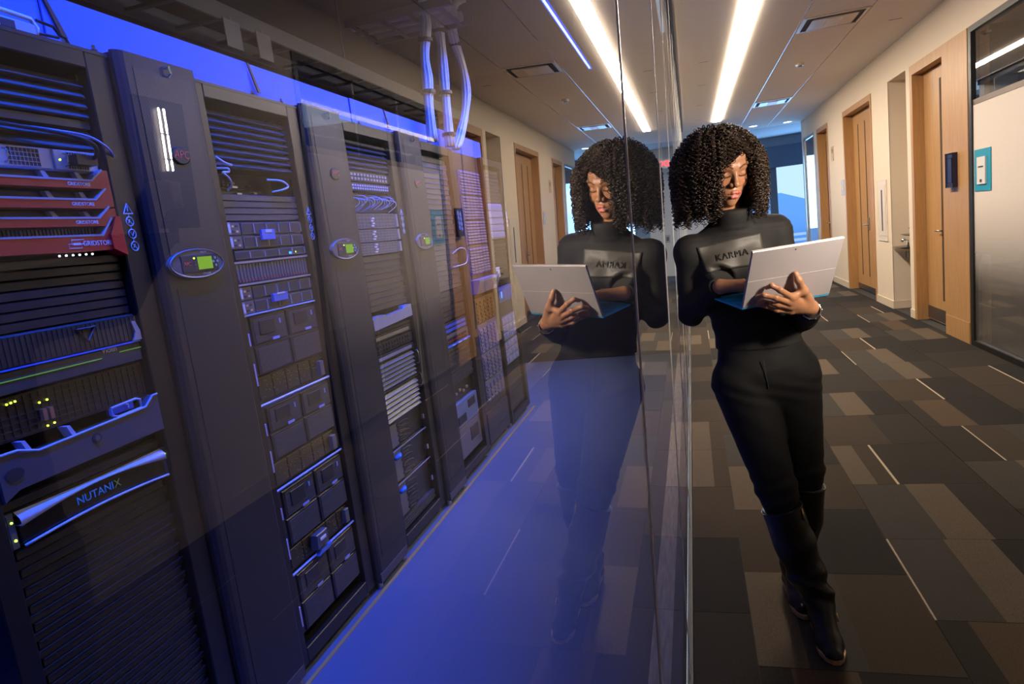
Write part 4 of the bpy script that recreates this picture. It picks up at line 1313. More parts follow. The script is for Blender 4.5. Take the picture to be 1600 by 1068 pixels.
slats('D', rD, 0.86, 0.62, 9, 'lip', MATS['mid_slat_grey'])
t = chassis('open_chassis', 'D', 0.615, 0.50, 'dark chassis with a few blue glints above the blue-grey boxes', 'server', gear_dark, inset=0.03)
for q in range(5):
    MB().box(G - 0.03, G - 0.02, a + 0.05 + 0.07 * q, a + 0.08 + 0.07 * q, 0.53 + 0.01 * (q % 3), 0.545 + 0.01 * (q % 3)).obj('component', gear_light, t)
t = chassis('blue_grey_storage_box', 'D', 0.495, 0.335, 'blue-grey storage box with two dark openings near the floor', 'server', mat('blue_grey_box', (0.16, 0.20, 0.33), 0.4))
MB().bbox(G, G + 0.004, a + 0.26, a + 0.40, 0.42, 0.475, 0.002).obj('opening', ink_dark, t)
MB().bbox(G, G + 0.004, a + 0.05, a + 0.20, 0.355, 0.41, 0.002).obj('opening', ink_dark, t)
t = chassis('blue_grey_storage_box', 'D', 0.33, 0.13, 'grey storage box with one dark opening, lowest in its rack', 'server', mat('grey_box', (0.14, 0.13, 0.15), 0.4))
MB().bbox(G, G + 0.004, a + 0.24, a + 0.40, 0.20, 0.29, 0.002).obj('opening', ink_dark, t)

# ---- cabinet E: full-height cabinet with gridded drive doors
y0 = ROW['E']
t = thing('drive_cabinet', 'tall cabinet with purple drive grids seen under the cable bundles', 'cabinet', (-1.9, y0 + 0.3, 0))
MB().bbox(-2.42, -1.40, y0 + 0.002, y0 + 0.598, 0.03, 2.12, 0.004).obj('body', mat('cabinet_e_black', (0.035, 0.034, 0.036), 0.4), t)
symbols(y0 + 0.06, 1.66, t, x=-1.40)
symbols(y0 + 0.58, 1.66, t, x=-1.40)
grid_m = mat('lilac_drive_face', (0.20, 0.19, 0.27), 0.4)
dim_grid = mat('dim_drive_face', (0.13, 0.13, 0.19), 0.4)
for (z1_, z0_) in ((2.00, 1.83), (1.825, 1.655), (1.65, 1.48), (1.475, 1.27)):
    p = MB().bbox(-1.40, -1.390, y0 + 0.10, y0 + 0.57, z0_, z1_, 0.003).obj('drive_panel', grid_m, t)
    g = MB()
    nz = int((z1_ - z0_) / 0.021)
    for i in range(nz):
        for j in range(6):
            yy = y0 + 0.112 + 0.075 * j
            zz = z0_ + 0.006 + 0.0205 * i
            g.prism([(-1.390, zz), (-1.381, zz + 0.003), (-1.386, zz + 0.014), (-1.390, zz + 0.015)], 1, yy, yy + 0.066)
    g.obj('drive_faces', grid_m, p, kind='stuff')
tr_ = MB().prism([(-1.40, 1.135), (-1.36, 1.135), (-1.33, 1.22), (-1.33, 1.235), (-1.40, 1.235)], 1, y0 + 0.08, y0 + 0.59).obj('keyboard_drawer', mat('blue_lit_drawer', (0.32, 0.33, 0.5), 0.35), t)  # blue light on the tray put into the drawer colour
MB().box(-1.332, -1.328, y0 + 0.44, y0 + 0.47, 1.17, 1.22).obj('drawer_handle', ink_dark, tr_)
for (z1_, z0_, mm) in ((1.10, 0.92, mat('ochre_drive_face', (0.16, 0.11, 0.06), 0.4)), (0.915, 0.70, grid_m), (0.695, 0.50, dim_grid), (0.495, 0.34, dim_grid)):
    p = MB().bbox(-1.40, -1.392, y0 + 0.10, y0 + 0.56, z0_, z1_, 0.003).obj('drive_panel', mm, t)
    g = MB()
    nz = int((z1_ - z0_) / 0.027)
    for i in range(nz):
        for j in range(5):
            yy = y0 + 0.112 + 0.088 * j + (0.01 if i % 2 else 0)
            zz = z0_ + 0.006 + 0.026 * i
            g.prism([(-1.392, zz), (-1.384, zz + 0.003), (-1.388, zz + 0.018), (-1.392, zz + 0.019)], 1, yy, yy + 0.060)
    g.obj('drive_faces', mm, p, kind='stuff')
for yy in (y0 + 0.03, y0 + 0.56):
    MB().disc((-1.43, yy, 0.0), 2, 0.016, 0.03, 10).obj('levelling_foot', steel, t)
MB().bbox(-1.40, -1.385, y0 + 0.03, y0 + 0.57, 0.05, 0.28, 0.004).obj('lower_door', gear_dark, t)

# ---- rack F
rF = rack('F')
a, b = OP['F']
slats('F', rF, 2.045, 1.79, 9, 'lip')
t = chassis('tape_library', 'F', 1.785, 1.50, 'big tape library module coloured as if lilac-lit, in the last rack', 'server', mat('lilac_lit_module', (0.28, 0.29, 0.42), 0.4))  # light on the module put into its pale lilac colour
for q in range(5):
    MB().bbox(G, G + 0.006, a + 0.01, b - 0.01, 1.51 + 0.054 * q, 1.555 + 0.054 * q, 0.003).obj('magazine_door', MATS['lilac_lit_module'], t)
slats('F', rF, 1.495, 1.13, 12, 'lip', gear_dark)
t = thing('white_card', 'small white card fixed to the last rack', 'card', (G, 5.1, 1.2))
MB().box(G + 0.004, G + 0.008, 4.98, 5.12, 1.20, 1.28).obj('card', white_lab, t)
MB().box(G + 0.008, G + 0.0085, 4.995, 5.06, 1.225, 1.25).obj('card_print', gear_mid, t)
t = chassis('blue_fronted_server', 'F', 1.12, 0.99, 'small blue-fronted server in the lower half of the last rack', 'server', mat('deep_blue_face', (0.05, 0.09, 0.35), 0.35))
MB().bbox(G, G + 0.008, a + 0.04, b - 0.04, 1.01, 1.10, 0.004).obj('face', MATS['deep_blue_face'], t)
MB().box(G + 0.008, G + 0.010, a + 0.10, a + 0.12, 1.03, 1.08).obj('light_bar', led_blue, t)
for (z1_, z0_, lab) in ((0.985, 0.885, 'plain dark server above the glinting modules of the last rack'), (0.88, 0.68, 'glinting pale module in the last rack, upper one'), (0.675, 0.48, 'glinting pale module in the last rack, lower one')):
    t = chassis('module_server', 'F', z1_, z0_, lab, 'server', gear_mid if z1_ < 0.9 else gear_dark)
    if z1_ < 0.9:
        for r_ in range(3):
            for q in range(4):
                m_ = MB().bbox(G, G + 0.006, a + 0.02 + 0.105 * q, a + 0.115 + 0.105 * q, z0_ + 0.008 + 0.062 * r_, z0_ + 0.062 + 0.062 * r_, 0.003).obj('module', mat('pale_module', (0.26, 0.27, 0.38), 0.4), t)
                MB().disc((G + 0.006, a + 0.07 + 0.105 * q, z0_ + 0.035 + 0.062 * r_), 0, 0.010, 0.004, 10).obj('knob', alu, m_)
slats('F', rF, 0.475, 0.10, 12, 'lip', gear_dark)

# ---- white containment panels on the racks, blue light put into their colour
con_m = mat('blue_lit_panel_colour', (0.03, 0.20, 0.85), 0.55)
t = thing('containment_panels', 'long white baffle coloured as if blue-lit, standing on top of the rack row', 'baffle', (-1.5, 2.8, 2.13))
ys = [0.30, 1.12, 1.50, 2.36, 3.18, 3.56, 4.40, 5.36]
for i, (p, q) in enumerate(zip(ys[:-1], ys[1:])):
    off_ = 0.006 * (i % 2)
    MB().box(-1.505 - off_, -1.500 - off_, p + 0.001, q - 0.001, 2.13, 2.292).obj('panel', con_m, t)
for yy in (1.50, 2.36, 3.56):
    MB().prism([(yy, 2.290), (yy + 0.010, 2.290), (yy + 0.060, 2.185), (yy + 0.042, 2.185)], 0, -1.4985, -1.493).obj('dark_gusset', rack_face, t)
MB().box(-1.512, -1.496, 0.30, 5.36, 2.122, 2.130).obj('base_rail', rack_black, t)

# ---- ceiling cable trays and bundles
tray_m = mat('dark_tray', (0.07, 0.08, 0.11), 0.5, 0.0)
t = thing('cable_tray', 'long ladder cable tray running above and behind the rack row', 'cable tray', (-2.1, 4, 2.7))
MB().box(-2.24, -2.225, 1.0, 6.6, 2.68, 2.76).obj('side_rail', tray_m, t)
MB().box(-1.965, -1.95, 1.0, 6.6, 2.68, 2.76).obj('side_rail', tray_m, t)
for q in range(19):
    MB().box(-2.225, -1.965, 1.1 + 0.3 * q, 1.13 + 0.3 * q, 2.69, 2.705).obj('rung', tray_m, t)
for yy in (1.3, 2.7, 4.1, 5.5):
    MB().tube([(-1.957, yy, 2.76), (-1.957, yy, 3.32)], 0.006, 6).obj('hanger_rod', tray_m, t)
t = thing('cable_tray', 'short cross tray carrying white cables toward the three bundles', 'cable tray', (-1.8, 4.3, 2.97))
MB().box(-1.93, -1.2, 4.12, 4.14, 2.95, 3.0).obj('side_rail', tray_m, t)
MB().box(-1.93, -1.2, 4.56, 4.58, 2.95, 3.0).obj('side_rail', tray_m, t)
for q in range(4):
    MB().box(-1.9 + 0.2 * q, -1.87 + 0.2 * q, 4.14, 4.56, 2.95, 2.962).obj('rung', tray_m, t)
for q in range(3):
    MB().tube([(-1.93, 4.22 + 0.12 * q, 2.985), (-1.6, 4.24 + 0.13 * q, 2.995), (-1.25, 4.25 + 0.12 * q, 2.99)], 0.035, 8).obj('cable_bed', mat('dull_white_cable', (0.32, 0.32, 0.34), 0.5), t, True)
for (y_, z_, lab) in ((2.95, 2.62, 'larger pale tag hanging from the long cable tray'), (3.2, 2.62, 'smaller pale tag beside the larger one on the long cable tray')):
    t = thing('hanging_tag', lab, 'tag', (-1.94, y_, z_))
    MB().box(-1.946, -1.940, y_ - 0.06, y_ + 0.06, z_ - 0.06, z_ + 0.07).obj('card', mat('dim_tag', (0.16, 0.16, 0.2), 0.5), t)
    MB().tube([(-1.943, y_, z_ + 0.07), (-1.945, y_, z_ + 0.09)], 0.002, 4).obj('string', gear_light, t)

bund = [([(-1.43, 4.30, 3.31), (-1.43, 4.26, 3.06), (-1.43, 4.255, 2.90), (-1.43, 4.165, 2.70), (-1.43, 4.155, 2.55), (-1.43, 4.12, 2.38), (-1.43, 4.10, 2.16)], 'left white cable bundle dropping to the rack row', (2.80, 2.47)),
        ([(-1.43, 4.58, 3.31), (-1.43, 4.55, 3.14), (-1.43, 4.51, 2.97), (-1.43, 4.52, 2.85), (-1.43, 4.485, 2.65), (-1.43, 4.46, 2.45), (-1.43, 4.42, 2.16)], 'middle white cable bundle dropping to the rack row', (2.93, 2.52, 2.24)),
        ([(-1.43, 5.12, 3.31), (-1.43, 4.91, 3.20), (-1.43, 4.79, 3.0), (-1.43, 4.93, 2.80), (-1.43, 4.95, 2.62), (-1.43, 4.86, 2.45), (-1.43, 4.66, 2.25), (-1.43, 4.55, 2.16)], 'right white cable bundle, bowed outward before it reaches the racks', (2.92,))]
for P_, lab, ties in bund:
    t = thing('cable_bundle', lab, 'cable bundle', P_[-1])
    P = [Vector(p) for p in P_]
    for q in range(9):
        w = 2 * math.pi * q / 8
        rr = 0.030 if q < 8 else 0.0
        mid = []
        for i, p in enumerate(P):
            s = (0.75 + 0.35 * math.sin(3.1 * i + 0.6))
            mid.append(p + Vector((rr * s * math.cos(w), rr * s * math.sin(w) * 1.15, 0)))
        cable('strand', mid, 0.0125, white_cable, t, sub=4, n=6)
    for z_ in ties:
        for i in range(len(P) - 1):
            if P[i].z >= z_ >= P[i + 1].z:
                u = (P[i].z - z_) / (P[i].z - P[i + 1].z)
                c = P[i].lerp(P[i + 1], u)
                MB().disc((c.x, c.y, c.z - 0.01), 2, 0.047, 0.022, 16, ry=0.052).obj('strap', black_cable, t)
                break
# ------------------------------------------------------------------ signed-distance modelling for figures
class Field:
    def __init__(self, lo, hi, h):
        self.lo = np.array(lo, float)
        self.h = h
        n = np.ceil((np.array(hi) - self.lo) / h).astype(int) + 1
        self.ax = [self.lo[i] + h * np.arange(n[i]) for i in range(3)]
        self.D = np.full(n, 0.25, np.float32)

    def _sub(self, lo, hi):
        s = []
        for i in range(3):
            a = max(0, int(math.floor((lo[i] - self.lo[i]) / self.h)))
            b = min(len(self.ax[i]), int(math.ceil((hi[i] - self.lo[i]) / self.h)) + 1)
            if b <= a:
                return None, None
            s.append(slice(a, b))
        s = tuple(s)
        g = np.meshgrid(*[self.ax[i][s[i]] for i in range(3)], indexing='ij')
        return s, g

    def _mix(self, s, d, k, sub=False):
        A = self.D[s]
        if sub:
            d = -d
            h = np.clip(0.5 - 0.5 * (A - d) / k, 0, 1)
            r = A * (1 - h) + d * h + k * h * (1 - h)
        else:
            h = np.clip(0.5 + 0.5 * (A - d) / k, 0, 1)
            r = A * (1 - h) + d * h - k * h * (1 - h)
        self.D[s] = r

    def cap(self, a, b, ra, rb, k=0.02, sub=False, flat=None):
        a, b = np.array(a, float), np.array(b, float)
        R = max(ra, rb) * 1.0 + 2 * k + 2 * self.h
        s, g = self._sub(np.minimum(a, b) - R, np.maximum(a, b) + R)
        if s is None:
            return self
        X, Y, Z = g
        if flat:                                   # flat = (axis direction, centre point, squash)
            n, c, q = np.array(flat[0], float), np.array(flat[1], float), flat[2]
            t = ((X - c[0]) * n[0] + (Y - c[1]) * n[1] + (Z - c[2]) * n[2]) * (1 / q - 1)
            X, Y, Z = X + t * n[0], Y + t * n[1], Z + t * n[2]
        ab = b - a
        L2 = max(ab @ ab, 1e-9)
        t = np.clip(((X - a[0]) * ab[0] + (Y - a[1]) * ab[1] + (Z - a[2]) * ab[2]) / L2, 0, 1)
        d = np.sqrt((X - a[0] - t * ab[0]) ** 2 + (Y - a[1] - t * ab[1]) ** 2 + (Z - a[2] - t * ab[2]) ** 2) - (ra + (rb - ra) * t)
        if flat:
            d = d * (0.5 + 0.5 * flat[2])
        self._mix(s, d, k, sub)
        return self

    def ell(self, c, r, k=0.02, sub=False, M=None):
        c, r = np.array(c, float), np.array(r, float)
        R = r.max() + 2 * k + 2 * self.h
        s, g = self._sub(c - R, c + R)
        if s is None:
            return self
        P = np.stack([g[0] - c[0], g[1] - c[1], g[2] - c[2]], -1)
        if M is not None:
            P = P @ np.array(M)                   # columns of M are the ellipsoid axes
        q = P / r
        k0 = np.sqrt((q ** 2).sum(-1)) + 1e-9
        k1 = np.sqrt(((P / r ** 2) ** 2).sum(-1)) + 1e-9
        self._mix(s, k0 * (k0 - 1) / k1, k, sub)
        return self

    def cut(self, p, n, keep_above=True):
        """keep only the half space (x-p).n > 0"""
        g = np.meshgrid(*self.ax, indexing='ij')
        d = (g[0] - p[0]) * n[0] + (g[1] - p[1]) * n[1] + (g[2] - p[2]) * n[2]
        self.D = np.maximum(self.D, -d).astype(np.float32)
        return self

    def wobble(self, fn):
        g = np.meshgrid(*self.ax, indexing='ij')
        self.D = (self.D + fn(*g)).astype(np.float32)
        return self

    def mesh(self):
        """naive surface nets"""
        D = self.D
        ins = D < 0
        nx, ny, nz = D.shape
        c = [ins[i:nx - 1 + i, j:ny - 1 + j, k:nz - 1 + k] for i in (0, 1) for j in (0, 1) for k in (0, 1)]
        cnt = sum(x.astype(np.int8) for x in c)
        act = (cnt > 0) & (cnt < 8)
        idx = np.full(act.shape, -1, np.int64)
        I = np.argwhere(act)
        idx[act] = np.arange(len(I))
        corners = np.array([(i, j, k) for i in (0, 1) for j in (0, 1) for k in (0, 1)])
        V = np.stack([D[I[:, 0] + o[0], I[:, 1] + o[1], I[:, 2] + o[2]] for o in corners], 1)
        acc = np.zeros((len(I), 3))
        num = np.zeros(len(I))
        for a in range(8):
            for b in range(a + 1, 8):
                if abs(corners[a] - corners[b]).sum() != 1:
                    continue
                va, vb = V[:, a], V[:, b]
                m = (va < 0) != (vb < 0)
                t = np.where(m, va / np.where(m, va - vb, 1), 0)
                p = corners[a] + t[:, None] * (corners[b] - corners[a])
                acc[m] += p[m]
                num[m] += 1
        P = (I + acc / num[:, None]) * self.h + self.lo
        F = []
        for ax in range(3):
            sl0 = [slice(1, -1)] * 3
            sl1 = [slice(1, -1)] * 3
            sl0[ax] = slice(0, D.shape[ax] - 1)
            sl1[ax] = slice(1, D.shape[ax])
            A, B = ins[tuple(sl0)], ins[tuple(sl1)]
            E_ = np.argwhere(A != B)
            off = np.array([1, 1, 1])
            off[ax] = 0
            E_ = E_ + off
            flip = A[A != B]
            u, v = [i for i in range(3) if i != ax]
            q = []
            for du, dv in ((0, 0), (-1, 0), (-1, -1), (0, -1)):
                e = E_.copy()
                e[:, u] += du
                e[:, v] += dv
                q.append(idx[e[:, 0], e[:, 1], e[:, 2]])
            q = np.stack(q, 1)
            fl = flip if ax != 1 else ~flip
            q[~fl] = q[~fl][:, ::-1]
            F.append(q)
        F = np.concatenate(F)
        F = F[(F >= 0).all(1)]
        return P, F


def np_mesh(name, P, F, m, parent=None, smooth=True, col=None, kind=None, label=None):
    me = bpy.data.meshes.new(name)
    off = Vector((0, 0, 0))
    p = parent
    while p is not None:
        off += p.location
        p = p.parent
    P = P - np.array(off)
    n = F.shape[1]
    me.vertices.add(len(P))
    me.vertices.foreach_set('co', P.astype(np.float32).ravel())
    me.loops.add(F.size)
    me.loops.foreach_set('vertex_index', F.astype(np.int32).ravel())
    me.polygons.add(len(F))
    me.polygons.foreach_set('loop_start', (np.arange(len(F)) * n).astype(np.int32))
    me.polygons.foreach_set('loop_total', np.full(len(F), n, np.int32))
    me.update(calc_edges=True)
    me.validate()
    if smooth:
        me.polygons.foreach_set('use_smooth', [True] * len(me.polygons))
    if col is not None:
        a = me.color_attributes.new('col', 'FLOAT_COLOR', 'POINT')
        a.data.foreach_set('color', np.concatenate([col, np.ones((len(col), 1))], 1).astype(np.float32).ravel())
    me.materials.append(m)
    o = bpy.data.objects.new(name, me)
    COL.objects.link(o)
    o.parent = parent
    if kind:
        o['kind'] = kind
    if label:
        o['label'] = label
    return o


def merge(*pf):
    P, F, n = [], [], 0
    for p, f in pf:
        P.append(p)
        F.append(f + n)
        n += len(p)
    return np.concatenate(P), np.concatenate(F)


# ------------------------------------------------------------------ the tablet laptop she holds
TL, TR, BR, BL, KT = [np.array(p) for p in ((.2809, 2.0566, 1.3712), (.5502, 2.1701, 1.3788), (.5171, 2.2586, 1.2007), (.2479, 2.1468, 1.1951), (.1674, 2.3398, 1.2136))]
ux = (TR - TL) / np.linalg.norm(TR - TL)
uy = (TL - BL) / np.linalg.norm(TL - BL)
un = np.cross(ux, uy)
un /= np.linalg.norm(un)          # towards the camera?
if un[1] > 0:
    un = -un
t = thing('tablet_laptop', 'silver tablet laptop with a bright blue keyboard cover, held open by the standing woman', 'laptop', tuple((BL + BR) / 2))
wdt, hgt = np.linalg.norm(TR - TL), np.linalg.norm(TL - BL)


def plate(o, X, Y, N, w0, w1, h0, h1, d0, d1, b=0.0):
    """box in the frame (X, Y, N) with a chamfer of its -N and +N rims"""
    mb = MB()
    vs = []
    for d, s in ((d0, b), (d0 + b, 0), (d1 - b, 0), (d1, b)) if b else ((d0, 0), (d1, 0)):
        for (w, h) in ((w0 + s, h0 + s), (w1 - s, h0 + s), (w1 - s, h1 - s), (w0 + s, h1 - s)):
            vs.append(tuple(o + X * w + Y * h + N * d))
    R = len(vs) // 4
    fs = [(3, 2, 1, 0), tuple((R - 1) * 4 + i for i in range(4))]
    for r_ in range(R - 1):
        fs += [(r_ * 4 + i, r_ * 4 + (i + 1) % 4, (r_ + 1) * 4 + (i + 1) % 4, (r_ + 1) * 4 + i) for i in range(4)]
    mb.add(vs, fs)
    return mb


silver = mat('silver_magnesium', (0.43, 0.395, 0.40), 0.38, 0.25)
sil_edge = mat('pale_silver_edge', (0.75, 0.72, 0.70), 0.35, 0.2)
scr = fix_normals(plate(BL, ux, uy, un, 0, wdt, 0, hgt, -0.009, 0.0, 0.0015).obj('tablet_body', silver, t))
fix_normals(plate(BL, ux, uy, un, 0.001, wdt - 0.001, hgt - 0.001, hgt + 0.001, -0.008, -0.001).obj('top_edge', sil_edge, t))
fix_normals(plate(BL, ux, uy, un, 0.0015, wdt - 0.0015, 0.096, 0.0968, 0.0, 0.0004).obj('kickstand_seam', sil_edge, t))
fix_normals(plate(BL, ux, uy, un, 0.008, wdt - 0.008, 0.008, hgt - 0.008, -0.0096, -0.009).obj('screen', mat('dark_screen', (0.01, 0.01, 0.012), 0.1), t))
cm_ = MB()
pc = BL + ux * (0.5 * wdt - 0.008) + uy * (hgt - 0.013)
ring = [tuple(pc + ux * 0.0028 * math.cos(w) + uy * 0.0028 * math.sin(w) + un * 0.0004) for w in np.linspace(0, 2 * math.pi, 13)[:-1]]
cm_.add(ring, [tuple(range(12))])
cm_.obj('rear_camera', ink_dark, t)
kv = (KT - BL) / np.linalg.norm(KT - BL)
kn = np.cross(ux, kv)
kn /= np.linalg.norm(kn)
if kn[2] < 0:
    kn = -kn
cyan = mat('cyan_felt_cover', (0.0, 0.42, 0.80), 0.6)
kb = fix_normals(plate(BL, ux, kv, kn, 0, wdt, 0.004, 0.213, -0.0045, 0.0, 0.001).obj('keyboard_cover', cyan, t))
kk = MB()
for r_ in range(5):
    for c_ in range(13):
        p = plate(BL, ux, kv, kn, 0.012 + c_ * 0.0208, 0.012 + c_ * 0.0208 + 0.017, 0.035 + r_ * 0.019, 0.035 + r_ * 0.019 + 0.0155, 0.0, 0.0012)
        kk.add(p.v, p.f)
fix_normals(kk.obj('keys', mat('deep_cyan_keys', (0.0, 0.30, 0.65), 0.5), kb, kind='stuff'))
fix_normals(plate(BL, ux, kv, kn, 0.095, 0.195, 0.145, 0.200, 0.0, 0.0006).obj('touchpad', mat('deep_cyan_keys', (0, 0, 0)), kb))

# ------------------------------------------------------------------ the woman leaning on the glass
W = thing('person', 'woman with dark curls, black turtleneck and tall boots, leaning on glass, holding a laptop', 'person', (0.40, 2.40, 0.0))

# --- head frame
HF = np.array([0.335, -0.90, -0.30])
HF /= np.linalg.norm(HF)
HL = np.cross(np.array([0, 0, 1.0]), HF)
HL = -HL if HL[0] < 0 else HL
HL /= np.linalg.norm(HL)
HU = np.cross(HL, HF) if np.cross(HL, HF)[2] > 0 else np.cross(HF, HL)
HO = np.array([0.268, 2.365, 1.617]) - HF * 0.088


def h2w(p):
    return HO + HL * p[0] + HF * p[1] + HU * p[2]


HM = np.stack([HL, HF, HU], 1)
hd = Field(HO - 0.165, HO + 0.155, 0.0019)


def hs(c, r, k=0.012, sub=False):
    r = (r, r, r) if isinstance(r, (int, float)) else r
    hd.ell(h2w(c), r, k, sub, HM)


def hc(a, b, ra, rb, k=0.008, sub=False):
    hd.cap(h2w(a), h2w(b), ra, rb, k, sub)


hs((0, -0.012, 0.036), (0.073, 0.092, 0.088), 0.01)
hs((0, 0.026, -0.018), (0.060, 0.060, 0.088), 0.03)
hs((0, 0.036, 0.046), (0.056, 0.050, 0.048), 0.02)
hs((0, 0.038, -0.074), (0.041, 0.043, 0.037), 0.02)
hs((0, 0.066, -0.101), (0.017, 0.015, 0.014), 0.018)
for sx in (-1, 1):
    hs((sx * 0.040, 0.052, -0.032), (0.021, 0.020, 0.020), 0.020)
    hs((sx * 0.048, 0.010, -0.070), (0.014, 0.030, 0.022), 0.020)
    hc((sx * 0.012, 0.083, 0.019), (sx * 0.044, 0.067, 0.021), 0.0075, 0.007, 0.016)
    hs((sx * 0.031, 0.094, -0.004), (0.016, 0.013, 0.0125), 0.012, True)
    hs((sx * 0.0305, 0.0665, -0.003), (0.0150, 0.0145, 0.0130), 0.003)
    hc((sx * 0.018, 0.0775, -0.0115), (sx * 0.043, 0.070, -0.0105), 0.0028, 0.0026, 0.003)
    hs((sx * 0.076, -0.008, -0.012), (0.008, 0.018, 0.030), 0.008)
hs((0, 0.066, -0.066), (0.029, 0.024, 0.026), 0.018)
hc((0, 0.083, 0.010), (0, 0.101, -0.028), 0.0068, 0.0082, 0.010)
hs((0, 0.103, -0.0335), (0.0105, 0.0100, 0.0095), 0.006)
for sx in (-1, 1):
    hs((sx * 0.0128, 0.0925, -0.0365), (0.0075, 0.0095, 0.0075), 0.005)
    hs((sx * 0.0068, 0.0985, -0.0450), (0.0040, 0.0055, 0.0035), 0.002, True)
UPL = [(-0.0225, 0.0800, -0.0685), (-0.006, 0.0925, -0.0615), (0.006, 0.0925, -0.0615), (0.0225, 0.0800, -0.0685)]
LOL = [(-0.0210, 0.0790, -0.0705), (-0.007, 0.0910, -0.0770), (0.007, 0.0910, -0.0770), (0.0210, 0.0790, -0.0705)]
for i in range(3):
    rU, rL = [0.0030, 0.0052, 0.0052, 0.0030], [0.0032, 0.0066, 0.0066, 0.0032]
    hc(UPL[i], UPL[i + 1], rU[i], rU[i + 1], 0.004)
    hc(LOL[i], LOL[i + 1], rL[i], rL[i + 1], 0.004)
ML = [(-0.0225, 0.0850, -0.0690), (0, 0.0985, -0.0685), (0.0225, 0.0850, -0.0690)]
for i in range(2):
    hc(ML[i], ML[i + 1], 0.0012, 0.0012, 0.0015, True)
hs((0, 0.095, -0.088), (0.016, 0.006, 0.004), 0.006, True)
hd.cap(h2w((0, -0.020, -0.06)), (0.240, 2.475, 1.42), 0.050, 0.052, 0.02)
HP, HFc = hd.mesh()
loc = (HP - HO) @ HM
SK = np.array([0.39, 0.185, 0.095])
hcol = np.tile(SK, (len(HP), 1))


def seg_d(P, a, b):
    a, b = np.array(a), np.array(b)
    ab = b - a
    t_ = np.clip(((P - a) @ ab) / (ab @ ab), 0, 1)
    return np.linalg.norm(P - a - t_[:, None] * ab, axis=1)


def paint(mask, c, amt=1.0):
    m_ = np.clip(mask, 0, 1)[:, None] * amt
    hcol[:] = hcol * (1 - m_) + np.array(c) * m_


ld = np.full(len(HP), 9.0)
for i in range(3):
    ld = np.minimum(ld, seg_d(loc, UPL[i], UPL[i + 1]) - [0.0030, 0.0052, 0.0052][i])
    ld = np.minimum(ld, seg_d(loc, LOL[i], LOL[i + 1]) - [0.0040, 0.0068, 0.0050][i])
paint(((0.0012 - ld) / 0.001), (0.52, 0.12, 0.13))
md = np.minimum(seg_d(loc, ML[0], ML[1]), seg_d(loc, ML[1], ML[2]))
paint((0.0022 - md) / 0.001, (0.12, 0.03, 0.03), 0.85)
for sx in (-1, 1):
    P2 = loc.copy()
    P2[:, 0] *= sx
    br = [(0.013, 0.0185), (0.026, 0.0255), (0.038, 0.0265), (0.050, 0.0175)]
    bd_ = np.full(len(P2), 9.0)
    for i in range(3):
        a2, b2 = np.array(br[i]), np.array(br[i + 1])
        q = P2[:, [0, 2]]
        t_ = np.clip(((q - a2) @ (b2 - a2)) / ((b2 - a2) @ (b2 - a2)), 0, 1)
        w_ = [0.0030, 0.0030, 0.0024][i]
        bd_ = np.minimum(bd_, np.linalg.norm(q - a2 - t_[:, None] * (b2 - a2), axis=1) - w_)
    front = (P2[:, 1] > 0.03)
    paint(((0.0008 - bd_) / 0.0014) * front, (0.045, 0.022, 0.014), 0.85)
    # lash line along the lower edge of the lowered lid
    la = [(0.0155, -0.0085), (0.024, -0.0118), (0.035, -0.0118), (0.0460, -0.0070)]
    ldm = np.full(len(P2), 9.0)
    for i in range(3):
        a2, b2 = np.array(la[i]), np.array(la[i + 1])
        q = P2[:, [0, 2]]
        t_ = np.clip(((q - a2) @ (b2 - a2)) / ((b2 - a2) @ (b2 - a2)), 0, 1)
        ldm = np.minimum(ldm, np.linalg.norm(q - a2 - t_[:, None] * (b2 - a2), axis=1))
    paint(((0.0030 - ldm) / 0.0012) * front, (0.02, 0.01, 0.008), 0.95)
    # warm shade on the lid and rosy cheek
    paint(np.exp(-((P2[:, 0] - 0.031) ** 2 + (P2[:, 2] - 0.006) ** 2) / 0.0115 ** 2) * front, (0.33, 0.14, 0.075), 0.5)
    paint(np.exp(-((P2[:, 0] - 0.042) ** 2 + (P2[:, 2] + 0.035) ** 2) / 0.020 ** 2) * front, (0.50, 0.20, 0.11), 0.4)

# --- left hand (holds the tablet), fingers laid over its back


def on_screen(s, h, off):
    """point at s metres from the left edge, h above the hinge, off towards the camera"""
    return BL + ux * s + uy * h + un * off


def finger(fl, pts, rs, k=0.004):
    for i in range(len(pts) - 1):
        fl.cap(pts[i], pts[i + 1], rs[i], rs[i + 1], k)


def cam_px(u, v, off, dist=None):
    """build-time helper: where the sight line (u, v) meets the tablet's back, lifted by off"""
    d = np.array(right) * ((u - 800) / 1028) + np.array(down) * ((v - 534) / 1028) + np.array(fwd)
    C0 = np.array([0.113, 0, 1.5])
    s = ((BL + un * off - C0) @ un) / (d @ un)
    return C0 + d * s


LWp = cam_px(1266, 480, 0.012)
lh = Field(np.array([0.22, 2.00, 1.10]), np.array([0.53, 2.26, 1.34]), 0.0019)
mcp = {'i': cam_px(1237, 464, 0.034), 'm': cam_px(1233, 472, 0.036), 'r': cam_px(1233, 479, 0.033), 'p': cam_px(1235, 486, 0.027)}
for kf, p in mcp.items():
    lh.cap(LWp, p, 0.019, 0.0105, 0.012)
lh.cap(mcp['i'], mcp['p'], 0.0105, 0.009, 0.008)
lh.cap(LWp, LWp + np.array([0.004, 0.030, -0.018]), 0.021, 0.021, 0.01)
fi = [mcp['i'], cam_px(1219, 453, 0.040), cam_px(1206, 446, 0.024), cam_px(1198, 449, 0.009)]
fm = [mcp['m'], cam_px(1212, 465, 0.042), cam_px(1194, 461, 0.026), cam_px(1184, 463, 0.010)]
fr_ = [mcp['r'], cam_px(1214, 475, 0.036), cam_px(1195, 471, 0.022), cam_px(1186, 472, 0.009)]
